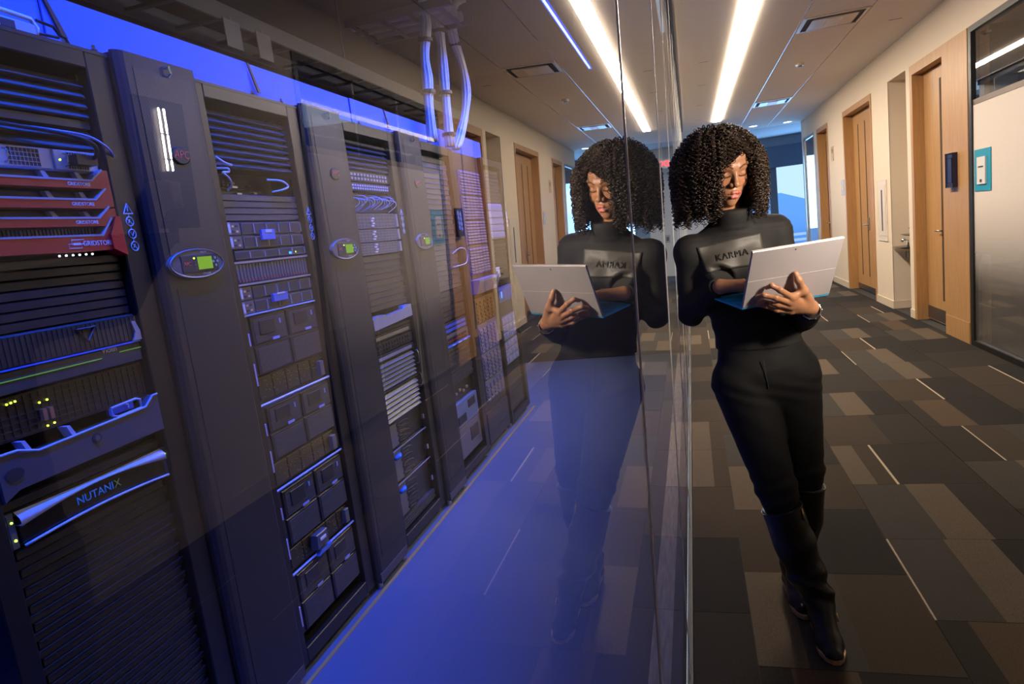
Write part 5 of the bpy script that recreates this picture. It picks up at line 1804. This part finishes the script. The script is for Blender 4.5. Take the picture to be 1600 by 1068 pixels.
fp = [mcp['p'], cam_px(1214, 484, 0.028), cam_px(1196, 478, 0.020), cam_px(1183, 476, 0.008)]
finger(lh, fi, [0.0105, 0.0088, 0.0078, 0.0068], 0.005)
finger(lh, fm, [0.0105, 0.0086, 0.0078, 0.0068], 0.005)
finger(lh, fr_, [0.0098, 0.0082, 0.0074, 0.0064], 0.005)
finger(lh, fp, [0.0090, 0.0074, 0.0066, 0.0058], 0.005)
th = [cam_px(1262, 470, 0.016), cam_px(1255, 454, 0.024), cam_px(1248, 438, 0.020), cam_px(1243, 427, 0.010)]
finger(lh, th, [0.020, 0.0135, 0.0100, 0.0078], 0.010)
lh.cap(th[1], mcp['i'], 0.010, 0.009, 0.010)
for q in (fi, fm, fr_, fp):
    lh.ell(q[1], (0.0092, 0.0092, 0.0092), 0.004)
L1 = lh.mesh()

# --- right hand, typing behind the screen
rh = Field(np.array([0.13, 2.12, 1.17]), np.array([0.42, 2.42, 1.32]), 0.0022)
RWp = np.array([0.194, 2.322, 1.252])
key0 = BL + ux * 0.11 + kv * 0.12 + kn * 0.006
kn_ = []
for q, (s, e) in enumerate(((0.105, 0.150), (0.112, 0.130), (0.110, 0.108), (0.100, 0.088))):
    m_ = BL + ux * (s * 0.78) + kv * e + kn * (0.050 - 0.004 * q)
    kn_.append(m_)
    rh.cap(RWp, m_, 0.019, 0.0105, 0.012)
    p1 = BL + ux * (s + 0.018) + kv * (e - 0.004) + kn * 0.043
    p2 = BL + ux * (s + 0.036) + kv * (e - 0.008) + kn * 0.024
    p3 = BL + ux * (s + 0.042) + kv * (e - 0.010) + kn * 0.0085
    finger(rh, [m_, p1, p2, p3], [0.0100, 0.0086, 0.0076, 0.0066], 0.005)
tm = BL + ux * 0.075 + kv * 0.165 + kn * 0.038
finger(rh, [RWp, tm, BL + ux * 0.105 + kv * 0.170 + kn * 0.024, BL + ux * 0.125 + kv * 0.165 + kn * 0.010], [0.018, 0.0125, 0.0098, 0.0078], 0.008)
_d = np.array([0.092, 2.47, 1.150]) - RWp
_d /= np.linalg.norm(_d)
rh.cap(RWp, RWp + _d * 0.06, 0.021, 0.022, 0.01)
R1 = rh.mesh()

# --- the rest of the body under the clothes
RS, LS = (0.106, 2.44, 1.372), (0.392, 2.50, 1.408)
RE, LE = (0.092, 2.47, 1.150), (0.470, 2.49, 1.100)
PEL, WAI, CHE, NEC = (0.328, 2.475, 0.930), (0.297, 2.48, 1.105), (0.250, 2.48, 1.290), (0.238, 2.478, 1.395)
HR_, HL_ = (0.250, 2.455, 0.885), (0.415, 2.50, 0.885)
KR_, KL_ = (0.338, 2.40, 0.500), (0.455, 2.52, 0.520)
AR_, AL_ = (0.455, 2.325, 0.095), (0.400, 2.575, 0.095)
LWb, RWb = tuple(LWp + np.array([0.004, 0.012, -0.012])), tuple(RWp + np.array([-0.012, 0.012, -0.004]))
SIDE = np.array([0.96, 0.28, 0.0])
FWD = np.array([0.28, -0.96, 0.0])
bd = Field((-0.01, 2.02, 0.03), (0.62, 2.70, 1.44), 0.0095)
FL = lambda c, q: (FWD, c, q)
bd.cap(CHE, WAI, 0.105, 0.085, 0.03, flat=FL(CHE, 0.68))
bd.cap(WAI, PEL, 0.095, 0.135, 0.03, flat=FL(WAI, 0.72))
bd.cap(RS, LS, 0.040, 0.040, 0.03)
bd.cap(CHE, NEC, 0.055, 0.045, 0.03)
for S_, E_, H_ in ((RS, RE, RWb), (LS, LE, LWb)):
    bd.cap(S_, E_, 0.034, 0.026, 0.01)
    bd.cap(E_, H_, 0.026, 0.018, 0.01)
for h_, k_, a_ in ((HR_, KR_, AR_), (HL_, KL_, AL_)):
    bd.cap(h_, k_, 0.080, 0.048, 0.03)
    bd.cap(k_, a_, 0.048, 0.030, 0.02)
B1 = bd.mesh()
body = merge((HP, HFc), L1, R1, B1)
bcol = np.tile(SK, (len(body[0]), 1))
bcol[:len(HP)] = hcol
# paler finger tips / nails on the visible hand
for q in (fi, fm, fr_, fp, th):
    dd = np.linalg.norm(body[0] - (q[-1] + un * 0.004), axis=1)
    w_ = np.clip((0.008 - dd) / 0.004, 0, 1)[:, None]
    bcol = bcol * (1 - 0.5 * w_) + np.array([0.62, 0.36, 0.27]) * 0.5 * w_
skin = mat('warm_brown_skin', (0.43, 0.205, 0.105), 0.42, bump=0.03, bscale=900)
nt = skin.node_tree
va = nt.nodes.new('ShaderNodeVertexColor')
va.layer_name = 'col'
pb = nt.nodes['Principled BSDF']
nt.links.new(va.outputs['Color'], pb.inputs['Base Color'])
pb.inputs['Subsurface Weight'].default_value = 0.12
pb.inputs['Subsurface Radius'].default_value = (0.012, 0.004, 0.002)
np_mesh('body', body[0], body[1], skin, W, col=bcol)

# --- turtleneck
sw = Field((-0.02, 2.06, 0.96), (0.60, 2.66, 1.508), 0.0052)

sw.cap(CHE, WAI, 0.150, 0.125, 0.04, flat=FL(CHE, 0.66))
sw.cap(WAI, PEL, 0.125, 0.175, 0.04, flat=FL(WAI, 0.70))
sw.cap(RS, NEC, 0.052, 0.050, 0.04)
sw.cap(LS, NEC, 0.052, 0.050, 0.04)
sw.cap(RS, CHE, 0.052, 0.06, 0.03)
sw.cap(LS, CHE, 0.052, 0.06, 0.03)
sw.ell((0.188, 2.402, 1.296), (0.056, 0.050, 0.054), 0.035)
sw.ell((0.306, 2.425, 1.296), (0.056, 0.050, 0.054), 0.035)
sw.cap(RS, RE, 0.053, 0.044, 0.02)
sw.cap(RE, RWb, 0.044, 0.031, 0.02)
sw.cap(LS, LE, 0.053, 0.044, 0.02)
sw.cap(LE, LWb, 0.046, 0.033, 0.02)
sw.cap(NEC, (0.252, 2.436, 1.490), 0.068, 0.061, 0.025)
sw.cap((0.20, 2.47, 1.405), (0.335, 2.485, 1.425), 0.055, 0.050, 0.03)


def folds(X, Y, Z):
    arm = np.exp(-((Z - 1.13) / 0.06) ** 2)
    f = 0.0022 * np.sin(95 * (Z + 0.35 * X) + 9 * Y) * arm
    f += 0.0016 * np.sin(60 * (Z - 0.5 * X) + 20 * Y) * np.exp(-((Z - 1.04) / 0.05) ** 2)
    f += 0.0012 * np.sin(300 * Z) * np.exp(-((Z - 1.43) / 0.02) ** 2)
    return f


sw.wobble(folds)
sw.cut((0, 0, 1.012), (0, 0, 1))
sw.cut((0.25, 2.40, 1.500), (-0.0, 0.12, -1))
# open cuffs: trim the sleeves just short of the hands
g = np.meshgrid(*sw.ax, indexing='ij')
for wp, el in ((LWb, LE), (RWb, RE)):
    ax_ = np.array(wp) - np.array(el)
    ax_ /= np.linalg.norm(ax_)
    d_ = (g[0] - wp[0]) * ax_[0] + (g[1] - wp[1]) * ax_[1] + (g[2] - wp[2]) * ax_[2]
    near = ((g[0] - wp[0]) ** 2 + (g[1] - wp[1]) ** 2 + (g[2] - wp[2]) ** 2) < 0.08 ** 2
    sw.D = np.where(near, np.maximum(sw.D, d_ - 0.004), sw.D)
P_, F_ = sw.mesh()
knit = mat('black_knit', (0.011, 0.0105, 0.0105), 0.75, bump=0.25, bscale=700, spec=0.35)
top_o = np_mesh('turtleneck', P_, F_, knit, W)

from mathutils.bvhtree import BVHTree
off = Vector(W.location)
bvh = BVHTree.FromPolygons([tuple(p) for p in P_], [tuple(int(i) for i in f) for f in F_])


def drape(x, z, lift):
    hit_ = bvh.ray_cast(Vector((x, 2.15, z)), Vector((0, 1, 0)))
    # walk past sleeves in front of the chest
    y0 = 2.15
    for _ in range(6):
        if hit_[0] is None:
            return Vector((x, 2.40, z))
        if hit_[0].y > 2.345:
            break
        y0 = hit_[0].y + 0.004
        hit_ = bvh.ray_cast(Vector((x, y0, z)), Vector((0, 1, 0)))
    if hit_[0] is None:
        return Vector((x, 2.40, z))
    return hit_[0] + Vector((0, -lift, 0))


qa = np.array([(.128, 1.388), (.340, 1.412), (.352, 1.312), (.150, 1.300)])
NU, NV = 26, 14
vs = []
for j in range(NV + 1):
    for i in range(NU + 1):
        u, v = i / NU, j / NV
        p = (qa[0] * (1 - u) + qa[1] * u) * (1 - v) + (qa[3] * (1 - u) + qa[2] * u) * v
        q = drape(p[0], p[1], 0.0035)
        vs.append(tuple(q))
vs = np.array(vs)
Yg = vs[:, 1].reshape(NV + 1, NU + 1)
Y0g = Yg.copy()
for _ in range(3):                       # even the draped patch
    Yg[1:-1, 1:-1] = (Yg[:-2, 1:-1] + Yg[2:, 1:-1] + Yg[1:-1, :-2] + Yg[1:-1, 2:]) / 4
ii, jj = np.meshgrid(np.arange(NU + 1), np.arange(NV + 1))
Yg += 0.0012 * np.sin(ii * 0.55 + jj * 0.8) + 0.001 * np.sin(jj * 1.1 - ii * 0.3)
Yg = np.minimum(Yg, Y0g - 0.001)
vs[:, 1] = Yg.ravel()
fs = [(j * (NU + 1) + i, j * (NU + 1) + i + 1, (j + 1) * (NU + 1) + i + 1, (j + 1) * (NU + 1) + i) for j in range(NV) for i in range(NU)]
satin = mat('satin_patch', (0.040, 0.036, 0.030), 0.55, spec=0.5, noise=0.2, nscale=6)
patch = np_mesh('chest_patch', vs, np.array(fs), satin, W, label='satin rectangular chest patch')
sol = patch.modifiers.new('thick', 'SOLIDIFY')
sol.thickness = 0.0015
sol.offset = 0.0
o = text('lettering', 'KARMA', 0.030, (0.241, 2.30, 1.350), (1, 0, 0.10), (0, 0, 1), mat('embossed_letters', (0.012, 0.011, 0.010), 0.35), patch, 0.001, spacing=1.12)
pbv = BVHTree.FromPolygons([tuple(p) for p in vs], fs)
base_off = Vector(W.location)
for v in o.data.vertices:
    w_ = v.co + base_off
    hh = pbv.ray_cast(Vector((w_.x, 2.2, w_.z)), Vector((0, 1, 0)))
    if hh[0] is not None:
        dz = (w_.y - 2.30)
        v.co.y = hh[0].y - base_off.y - 0.0048 + dz

# --- jeans
je = Field((0.06, 2.28, 0.38), (0.62, 2.68, 1.075), 0.0058)
je.cap(PEL, (0.31, 2.478, 1.04), 0.176, 0.140, 0.03, flat=FL(PEL, 0.66))
je.cap(HL_, KL_, 0.108, 0.064, 0.03)
je.cap(HR_, KR_, 0.108, 0.070, 0.010)
je.ell((0.300, 2.535, 0.93), (0.10, 0.075, 0.10), 0.03)
je.ell((0.400, 2.555, 0.93), (0.09, 0.075, 0.10), 0.03)
je.cap(KR_, (0.356, 2.382, 0.41), 0.070, 0.058, 0.02)
je.cap(KL_, (0.452, 2.527, 0.42), 0.062, 0.052, 0.02)


def jfold(X, Y, Z):
    f = 0.0022 * np.sin(120 * Z + 45 * X) * np.exp(-((Z - 0.86) / 0.035) ** 2)
    f += 0.0026 * np.sin(110 * Z - 30 * X + 25 * Y) * np.exp(-((Z - 0.50) / 0.07) ** 2)
    return f + 0.0006 * np.sin(70 * Z + 50 * X)


je.wobble(jfold)
je.cut((0, 0, 1.045), (0, 0, -1))
P_, F_ = je.mesh()
np_mesh('jeans', P_, F_, mat('black_denim', (0.006, 0.006, 0.0065), 0.75, bump=0.2, bscale=900, spec=0.3), W)
MB().tube([(0.318, 2.352, 0.985), (0.322, 2.350, 0.93), (0.330, 2.358, 0.88)], 0.0016, 4).obj('fly_seam', mat('seam_black', (0.02, 0.02, 0.02), 0.6), W)

# --- boots
leather = mat('black_leather', (0.010, 0.009, 0.0085), 0.36, bump=0.35, bscale=45, spec=0.4)
tan_s = mat('tan_sole', (0.62, 0.37, 0.18), 0.5)
gold = mat('gold_zip', (0.75, 0.48, 0.18), 0.3, 1.0)


def boot(pts, rs, heel, toe, top_n, slouch):
    heel, toe = np.array(heel, float), np.array(toe, float)
    al = np.array(pts + [heel, toe])
    bt = Field(al.min(0) - 0.09, al.max(0) + 0.09, 0.0050)
    for i in range(len(pts) - 1):
        bt.cap(pts[i], pts[i + 1], rs[i], rs[i + 1], 0.02)
    d = (toe - heel) / np.linalg.norm(toe - heel)
    ball = heel + d * 0.155
    ank = np.array(pts[-1])
    bt.cap(ank, heel + np.array([0, 0, 0.035]), rs[-1], 0.036, 0.02)
    bt.cap(ank - np.array([0, 0, 0.02]), ball + np.array([0, 0, 0.020]), 0.042, 0.038, 0.025)
    bt.cap(heel + np.array([0, 0, 0.022]), ball + np.array([0, 0, 0.016]), 0.033, 0.040, 0.02, flat=((0, 0, 1), tuple(heel + np.array([0, 0, 0.02])), 0.85))
    bt.cap(ball + np.array([0, 0, 0.016]), toe - d * 0.034 + np.array([0, 0, 0.012]), 0.040, 0.032, 0.02)
    bt.wobble(lambda X, Y, Z: slouch * np.sin(95 * Z + 30 * X + 25 * Y) * (np.exp(-((Z - 0.15) / 0.055) ** 2)) + 0.0018 * np.sin(50 * Z - 40 * X) * np.exp(-((Z - 0.30) / 0.08) ** 2))
    bt.cut((0, 0, 0.016), (0, 0, 1))
    a0, a1 = np.array(pts[0]), np.array(pts[1])
    n = (a1 - a0) / np.linalg.norm(a1 - a0)
    bt.cut(a0 + n * 0.0, n)
    P, F = bt.mesh()
    root = np_mesh('boot', P, F, leather, W)
    # sole welt following the footprint
    sd = np.array([-d[1], d[0], 0])
    out = []
    for u, w in ((-0.030, 0.0), (-0.022, 0.024), (0.02, 0.035), (0.09, 0.034), (0.155, 0.043), (0.195, 0.041), (0.228, 0.028), (0.246, 0.010)):
        out.append(heel + d * u + sd * w)
    lo = [heel + d * u - sd * w for u, w in ((0.246, 0.010), (0.228, 0.028), (0.195, 0.041), (0.155, 0.043), (0.09, 0.034), (0.02, 0.035), (-0.022, 0.024))]
    poly = out + lo
    MB().prism([(p[0], p[1]) for p in poly], 2, 0.004, 0.019).obj('sole', tan_s, root)
    MB().prism([(p[0], p[1]) for p in [heel + d * 0.045 + sd * 0.033, heel + d * 0.045 - sd * 0.033, heel - d * 0.02 - sd * 0.024, heel - d * 0.031, heel - d * 0.02 + sd * 0.024]], 2, 0.0, 0.012).obj('heel_block', ink_dark, root)
    MB().prism([(p[0], p[1]) for p in poly], 2, 0.0, 0.004).obj('outsole', ink_dark, root)
    # top hem
    e1 = np.cross(n, [0, 1, 0]); e1 /= np.linalg.norm(e1)
    e2 = np.cross(n, e1)
    ring = [tuple(a0 + (e1 * math.cos(w) + e2 * math.sin(w)) * (rs[0] + 0.001) + n * 0.004) for w in np.linspace(0, 2 * math.pi, 29)[:-1]]
    MB().tube(ring, 0.0026, 6, closed=True).obj('top_hem', leather, root, True)
    return root, a0, n


b1, a0, n0 = boot([(0.349, 2.382, 0.435), (0.385, 2.372, 0.300), (0.418, 2.355, 0.190), (0.452, 2.335, 0.110)], [0.070, 0.069, 0.062, 0.047],
                  (0.452, 2.360, 0.0), (0.462, 2.112, 0.0), 0, 0.0055)
MB().tube([(0.4115, 2.345, 0.444), (0.4175, 2.335, 0.405)], 0.0035, 6).obj('zip_end', gold, b1, True)
MB().tube([(0.497, 2.285, 0.085), (0.500, 2.270, 0.062)], 0.0035, 6).obj('zip_pull', gold, b1, True)
b2, _, _ = boot([(0.460, 2.522, 0.462), (0.445, 2.535, 0.320), (0.420, 2.560, 0.190), (0.402, 2.575, 0.110)], [0.060, 0.062, 0.056, 0.046],
                (0.395, 2.610, 0.0), (0.412, 2.372, 0.0), 0, 0.004)

# --- bracelet and ring
ax_ = np.array(LWb) - np.array(LE)
ax_ /= np.linalg.norm(ax_)
e1 = np.cross(ax_, [0, 0, 1]); e1 /= np.linalg.norm(e1)
e2 = np.cross(ax_, e1)
cw = np.array(LWb) + ax_ * 0.008
ring = [tuple(cw + (e1 * math.cos(w) + e2 * math.sin(w)) * 0.0275) for w in np.linspace(0, 2 * math.pi, 37)[:-1]]
MB().tube(ring, 0.0022, 6, closed=True).obj('bracelet', chrome, W, True, label='thin silver bracelet')
for q in range(5):
    w = math.pi * (0.2 + 0.2 * q)
    p = cw + (e1 * math.cos(w) + e2 * math.sin(w)) * 0.0295
    MB().tube([tuple(p), tuple(p + ax_ * 0.006)], 0.0032, 6).obj('bracelet_bead', chrome, W, True)
rc = np.array(fr_[1]) * 0.35 + np.array(fr_[2]) * 0.65
dr = np.array(fr_[2]) - np.array(fr_[1])
dr /= np.linalg.norm(dr)
e1 = np.cross(dr, [0, 0, 1]); e1 /= np.linalg.norm(e1)
e2 = np.cross(dr, e1)
ring = [tuple(rc + (e1 * math.cos(w) + e2 * math.sin(w)) * 0.0088) for w in np.linspace(0, 2 * math.pi, 21)[:-1]]
MB().tube(ring, 0.0012, 5, closed=True).obj('finger_ring', chrome, W, True, label='silver finger ring')

# --- curly hair
HC = np.array([0.216, 2.466, 1.625])
HRAD = np.array([0.158, 0.150, 0.162])
hr = np.random.default_rng(11)


def face_window(P, grow=0.0):
    """True where hair must stay clear of the face (head-local coordinates)"""
    l = (P - HO) @ HM
    x, y, z = l[:, 0], l[:, 1], l[:, 2]
    zt = np.where(x < 0.026, 0.066 - 0.74 * (0.026 - x), 0.066 - 1.5 * (x - 0.026)) + grow
    win = (y > 0.012) & (x > -0.054 - grow) & (x < 0.054 + grow) & (z < zt) & (z > -0.125)
    neck = (y > -0.01) & (x > -0.050) & (x < 0.045) & (z <= -0.10)
    return win | neck


hf = Field(HC - HRAD - 0.03, HC + HRAD + 0.03, 0.006)
hf.ell(HC, HRAD * 0.86, 0.01)
hf.ell(HC + np.array([-0.02, 0.0, -0.06]), HRAD * np.array([0.88, 0.86, 0.70]), 0.03)
hf.ell(h2w((0, -0.012, 0.036)), (0.084, 0.103, 0.100), 0.02, False, HM)
hf.ell(h2w((0, 0.030, 0.040)), (0.070, 0.068, 0.066), 0.02, False, HM)
hf.wobble(lambda X, Y, Z: 0.005 * np.sin(310 * X + 40 * Y) * np.sin(290 * Z) + 0.006 * np.sin(160 * X) * np.sin(150 * Z) * np.sin(155 * Y))
hf.cut((0, 0, 1.495), (0, 0, 1))
gg = np.meshgrid(*hf.ax, indexing='ij')
PP = np.stack([q.ravel() for q in gg], 1)
fwm = face_window(PP, 0.006).reshape(hf.D.shape)
hf.D = np.where(fwm, np.maximum(hf.D, 0.004), hf.D)
capm = hf.mesh()
segs_all = []
N = 0
tries = 0
want = 2700
pitch, turns_seg = 0.0150, 8
V_all, F_all = [], []
nv = 0
while N < want and tries < 30000:
    tries += 1
    d = hr.normal(size=3)
    d /= np.linalg.norm(d)
    if d[2] < -0.75:
        continue
    q = 0.82 + 0.22 * hr.random()
    L = 0.045 + 0.055 * hr.random()
    n = int(L / pitch * turns_seg)
    tt = np.linspace(0, 1, n)
    # polar angle increases while the lock hangs down the hull
    pol = math.acos(np.clip(d[2], -1, 1))
    az = math.atan2(d[1], d[0])
    pol_t = np.minimum(pol + tt * L / 0.155, 1.72 + 0.1 * hr.random())
    extra = np.maximum(0, pol + tt * L / 0.155 - 1.72) * 0.155
    az_t = az + 0.25 * (hr.random() - 0.5) * tt
    c = HC + HRAD * q * np.stack([np.sin(pol_t) * np.cos(az_t), np.sin(pol_t) * np.sin(az_t), np.cos(pol_t)], 1)
    c[:, 2] -= extra
    c += np.cumsum(hr.normal(size=(n, 3)) * 0.0005, 0)
    # wider at the sides near the jaw
    if c[-1, 2] < 1.445 + 0.05 * hr.random() or face_window(c).any():
        continue
    if c[:, 0].min() < 0.052:
        continue
    tang = np.gradient(c, axis=0)
    tang /= np.linalg.norm(tang, axis=1)[:, None] + 1e-9
    ref = np.array([0.3, 0.9, 0.2])
    e1 = np.cross(tang, ref)
    e1 /= np.linalg.norm(e1, axis=1)[:, None] + 1e-9
    e2 = np.cross(tang, e1)
    hr_r = (0.0052 + 0.0030 * hr.random()) * np.minimum(1, 0.5 + 3 * tt)
    ph = hr.random() * 6.28 + tt * L / pitch * 2 * math.pi * (1 if hr.random() > 0.5 else -1)
    cc = c + e1 * (hr_r * np.cos(ph))[:, None] + e2 * (hr_r * np.sin(ph))[:, None]
    tg = np.gradient(cc, axis=0)
    tg /= np.linalg.norm(tg, axis=1)[:, None] + 1e-9
    f1 = np.cross(tg, tang)
    f1 /= np.linalg.norm(f1, axis=1)[:, None] + 1e-9
    f2 = np.cross(tg, f1)
    rr = 0.0028 * (1 - 0.6 * tt)
    K = 3
    ang = 2 * math.pi * np.arange(K) / K
    vv = cc[:, None, :] + rr[:, None, None] * (f1[:, None, :] * np.cos(ang)[None, :, None] + f2[:, None, :] * np.sin(ang)[None, :, None])
    V_all.append(vv.reshape(-1, 3))
    i0 = nv + (np.arange(n - 1)[:, None] * K + np.arange(K)[None, :])
    i1 = nv + (np.arange(n - 1)[:, None] * K + (np.arange(K)[None, :] + 1) % K)
    F_all.append(np.stack([i0, i1, i1 + K, i0 + K], -1).reshape(-1, 4))
    nv += n * K
    N += 1
hairP, hairF = np.concatenate(V_all), np.concatenate(F_all)
hair_m = mat('dark_curly_hair', (0.040, 0.024, 0.015), 0.36, noise=0.6, nscale=22, spec=0.55)
ho_ = np_mesh('hair', hairP, hairF, hair_m, W)
np_mesh('hair_base', capm[0], capm[1], mat('matt_dark_hair', (0.018, 0.011, 0.007), 0.9, spec=0.1, bump=0.8, bscale=120), ho_)
print('hair locks', N, 'faces', len(hairF))

# ------------------------------------------------------------------ assistant with the light, outside the frame but mirrored in the glass
A = thing('person', 'person in dark maroon coat raising a light bar, only a dark reflection at the left', 'person', (1.34, 1.05, 0))
cl = Field((0.95, 0.70, 0.05), (1.75, 1.75, 1.56), 0.012)
cl.cap((1.34, 1.02, 1.30), (1.34, 1.02, 1.05), 0.17, 0.15, 0.05, flat=((1, 0, 0), (1.34, 1.02, 1.2), 0.65))
cl.cap((1.34, 1.02, 1.05), (1.34, 1.02, 0.92), 0.15, 0.17, 0.05, flat=((1, 0, 0), (1.34, 1.02, 1.0), 0.7))
cl.cap((1.34, 0.84, 1.41), (1.34, 1.20, 1.41), 0.060, 0.060, 0.05)
cl.cap((1.34, 1.20, 1.41), (1.33, 1.40, 1.43), 0.080, 0.088, 0.03)
cl.cap((1.33, 1.40, 1.43), (1.28, 1.52, 1.57), 0.088, 0.070, 0.02)
cl.cap((1.34, 0.84, 1.41), (1.36, 0.80, 1.12), 0.058, 0.048, 0.03)
cl.cap((1.36, 0.80, 1.12), (1.28, 0.86, 0.90), 0.046, 0.036, 0.02)
cl.cap((1.34, 1.02, 1.40), (1.335, 1.03, 1.47), 0.065, 0.060, 0.03)
np_mesh('coat', *cl.mesh(), mat('maroon_coat', (0.035, 0.010, 0.010), 0.8, noise=0.3, nscale=30), A)
tr2 = Field((1.0, 0.70, 0.03), (1.7, 1.4, 1.02), 0.012)
tr2.cap((1.34, 1.02, 0.94), (1.34, 1.02, 0.86), 0.165, 0.16, 0.03, flat=((1, 0, 0), (1.34, 1.02, 0.9), 0.7))
tr2.cap((1.34, 1.12, 0.88), (1.33, 1.14, 0.48), 0.095, 0.065, 0.03).cap((1.33, 1.14, 0.48), (1.36, 1.15, 0.10), 0.062, 0.048, 0.02)
tr2.cap((1.34, 0.92, 0.88), (1.33, 0.90, 0.48), 0.095, 0.065, 0.03).cap((1.33, 0.90, 0.48), (1.36, 0.89, 0.10), 0.062, 0.048, 0.02)
np_mesh('trousers', *tr2.mesh(), mat('dark_trousers', (0.014, 0.012, 0.014), 0.8), A)
for yy in (1.15, 0.89):
    sh = Field((1.05, yy - 0.09, -0.03), (1.50, yy + 0.09, 0.16), 0.008)
    sh.cap((1.37, yy, 0.045), (1.20, yy, 0.032), 0.040, 0.034, 0.02).cap((1.37, yy, 0.045), (1.36, yy, 0.11), 0.038, 0.040, 0.02)
    sh.cut((0, 0, 0.002), (0, 0, 1))
    np_mesh('shoe', *sh.mesh(), leather, A)
bb_ = Field((1.1, 0.70, 0.80), (1.6, 1.75, 1.85), 0.009)
bb_.ell((1.315, 1.035, 1.655), (0.095, 0.075, 0.110), 0.02).ell((1.275, 1.035, 1.600), (0.055, 0.052, 0.062), 0.03)
bb_.cap((1.228, 1.035, 1.64), (1.205, 1.035, 1.612), 0.008, 0.012, 0.01)
bb_.ell((1.222, 1.035, 1.580), (0.012, 0.024, 0.009), 0.008)
bb_.cap((1.33, 1.03, 1.60), (1.335, 1.03, 1.46), 0.055, 0.058, 0.02)
bb_.ell((1.32, 0.958, 1.64), (0.016, 0.009, 0.028), 0.008).ell((1.32, 1.112, 1.64), (0.016, 0.009, 0.028), 0.008)
bb_.cap((1.285, 1.505, 1.55), (1.275, 1.545, 1.635), 0.030, 0.036, 0.02)
for q in range(4):
    z_ = 1.625 + 0.018 * q
    bb_.cap((1.275, 1.545, z_), (1.235, 1.560, z_), 0.011, 0.010, 0.006).cap((1.235, 1.560, z_), (1.238, 1.600, z_), 0.010, 0.008, 0.005)
bb_.cap((1.290, 1.545, 1.62), (1.295, 1.600, 1.645), 0.013, 0.010, 0.006)
bb_.cap((1.28, 0.86, 0.90), (1.26, 0.875, 0.84), 0.030, 0.026, 0.01)
bb_.cap((1.335, 1.03, 1.46), (1.34, 1.02, 1.30), 0.058, 0.10, 0.03)
np_mesh('body', *bb_.mesh(), mat('plain_skin', (0.35, 0.2, 0.13), 0.5), A)
ch = Field((1.15, 0.85, 1.55), (1.5, 1.22, 1.82), 0.009)
ch.ell((1.332, 1.035, 1.678), (0.095, 0.085, 0.105), 0.02)
ch.cut((1.262, 1.035, 1.66), (0.9, 0, 0.45))
np_mesh('hair', *ch.mesh(), mat('short_dark_hair', (0.015, 0.012, 0.01), 0.6), A)

A.location.y -= 0.13
t = thing('light_bar', 'black hand-held light with two thin white tubes, mirrored at the upper left', 'light', (1.27, 1.60, 1.80))
MB().box(1.262, 1.285, 1.575, 1.640, 1.72, 2.02).obj('body', black_frame, t)
tb_ = emit_mat('tube_white', (1.0, 0.86, 0.72), 90.0)
for yy in (1.598, 1.616):
    for z0_, z1_ in ((1.845, 1.872), (1.876, 1.935), (1.939, 2.0)):
        MB().tube([(1.256, yy, z0_), (1.256, yy, z1_)], 0.0026, 8).obj('tube', tb_, t)
MB().tube([(1.272, 1.605, 1.72), (1.272, 1.600, 1.66)], 0.012, 10).obj('grip', black_frame, t)
MB().box(1.285, 1.290, 1.55, 1.72, 1.70, 2.03).obj('black_flag', black_frame, t)

t.location.y -= 0.135
t.location.z -= 0.13
kl = area('key_light', (1.20, 1.485, 1.77), 0.12, 0.26, 4.8, (1.0, 0.84, 0.68), (-0.80, 0.86, -0.36))
kl.data.spread = math.radians(60)

ul = area('bounce_light', (1.275, 1.465, 1.93), 0.12, 0.12, 0.8, (1.0, 0.82, 0.64), (-0.25, 0.75, 1.0))  # unseen up-light added to brighten the corridor ceiling
ul.data.spread = math.radians(130)
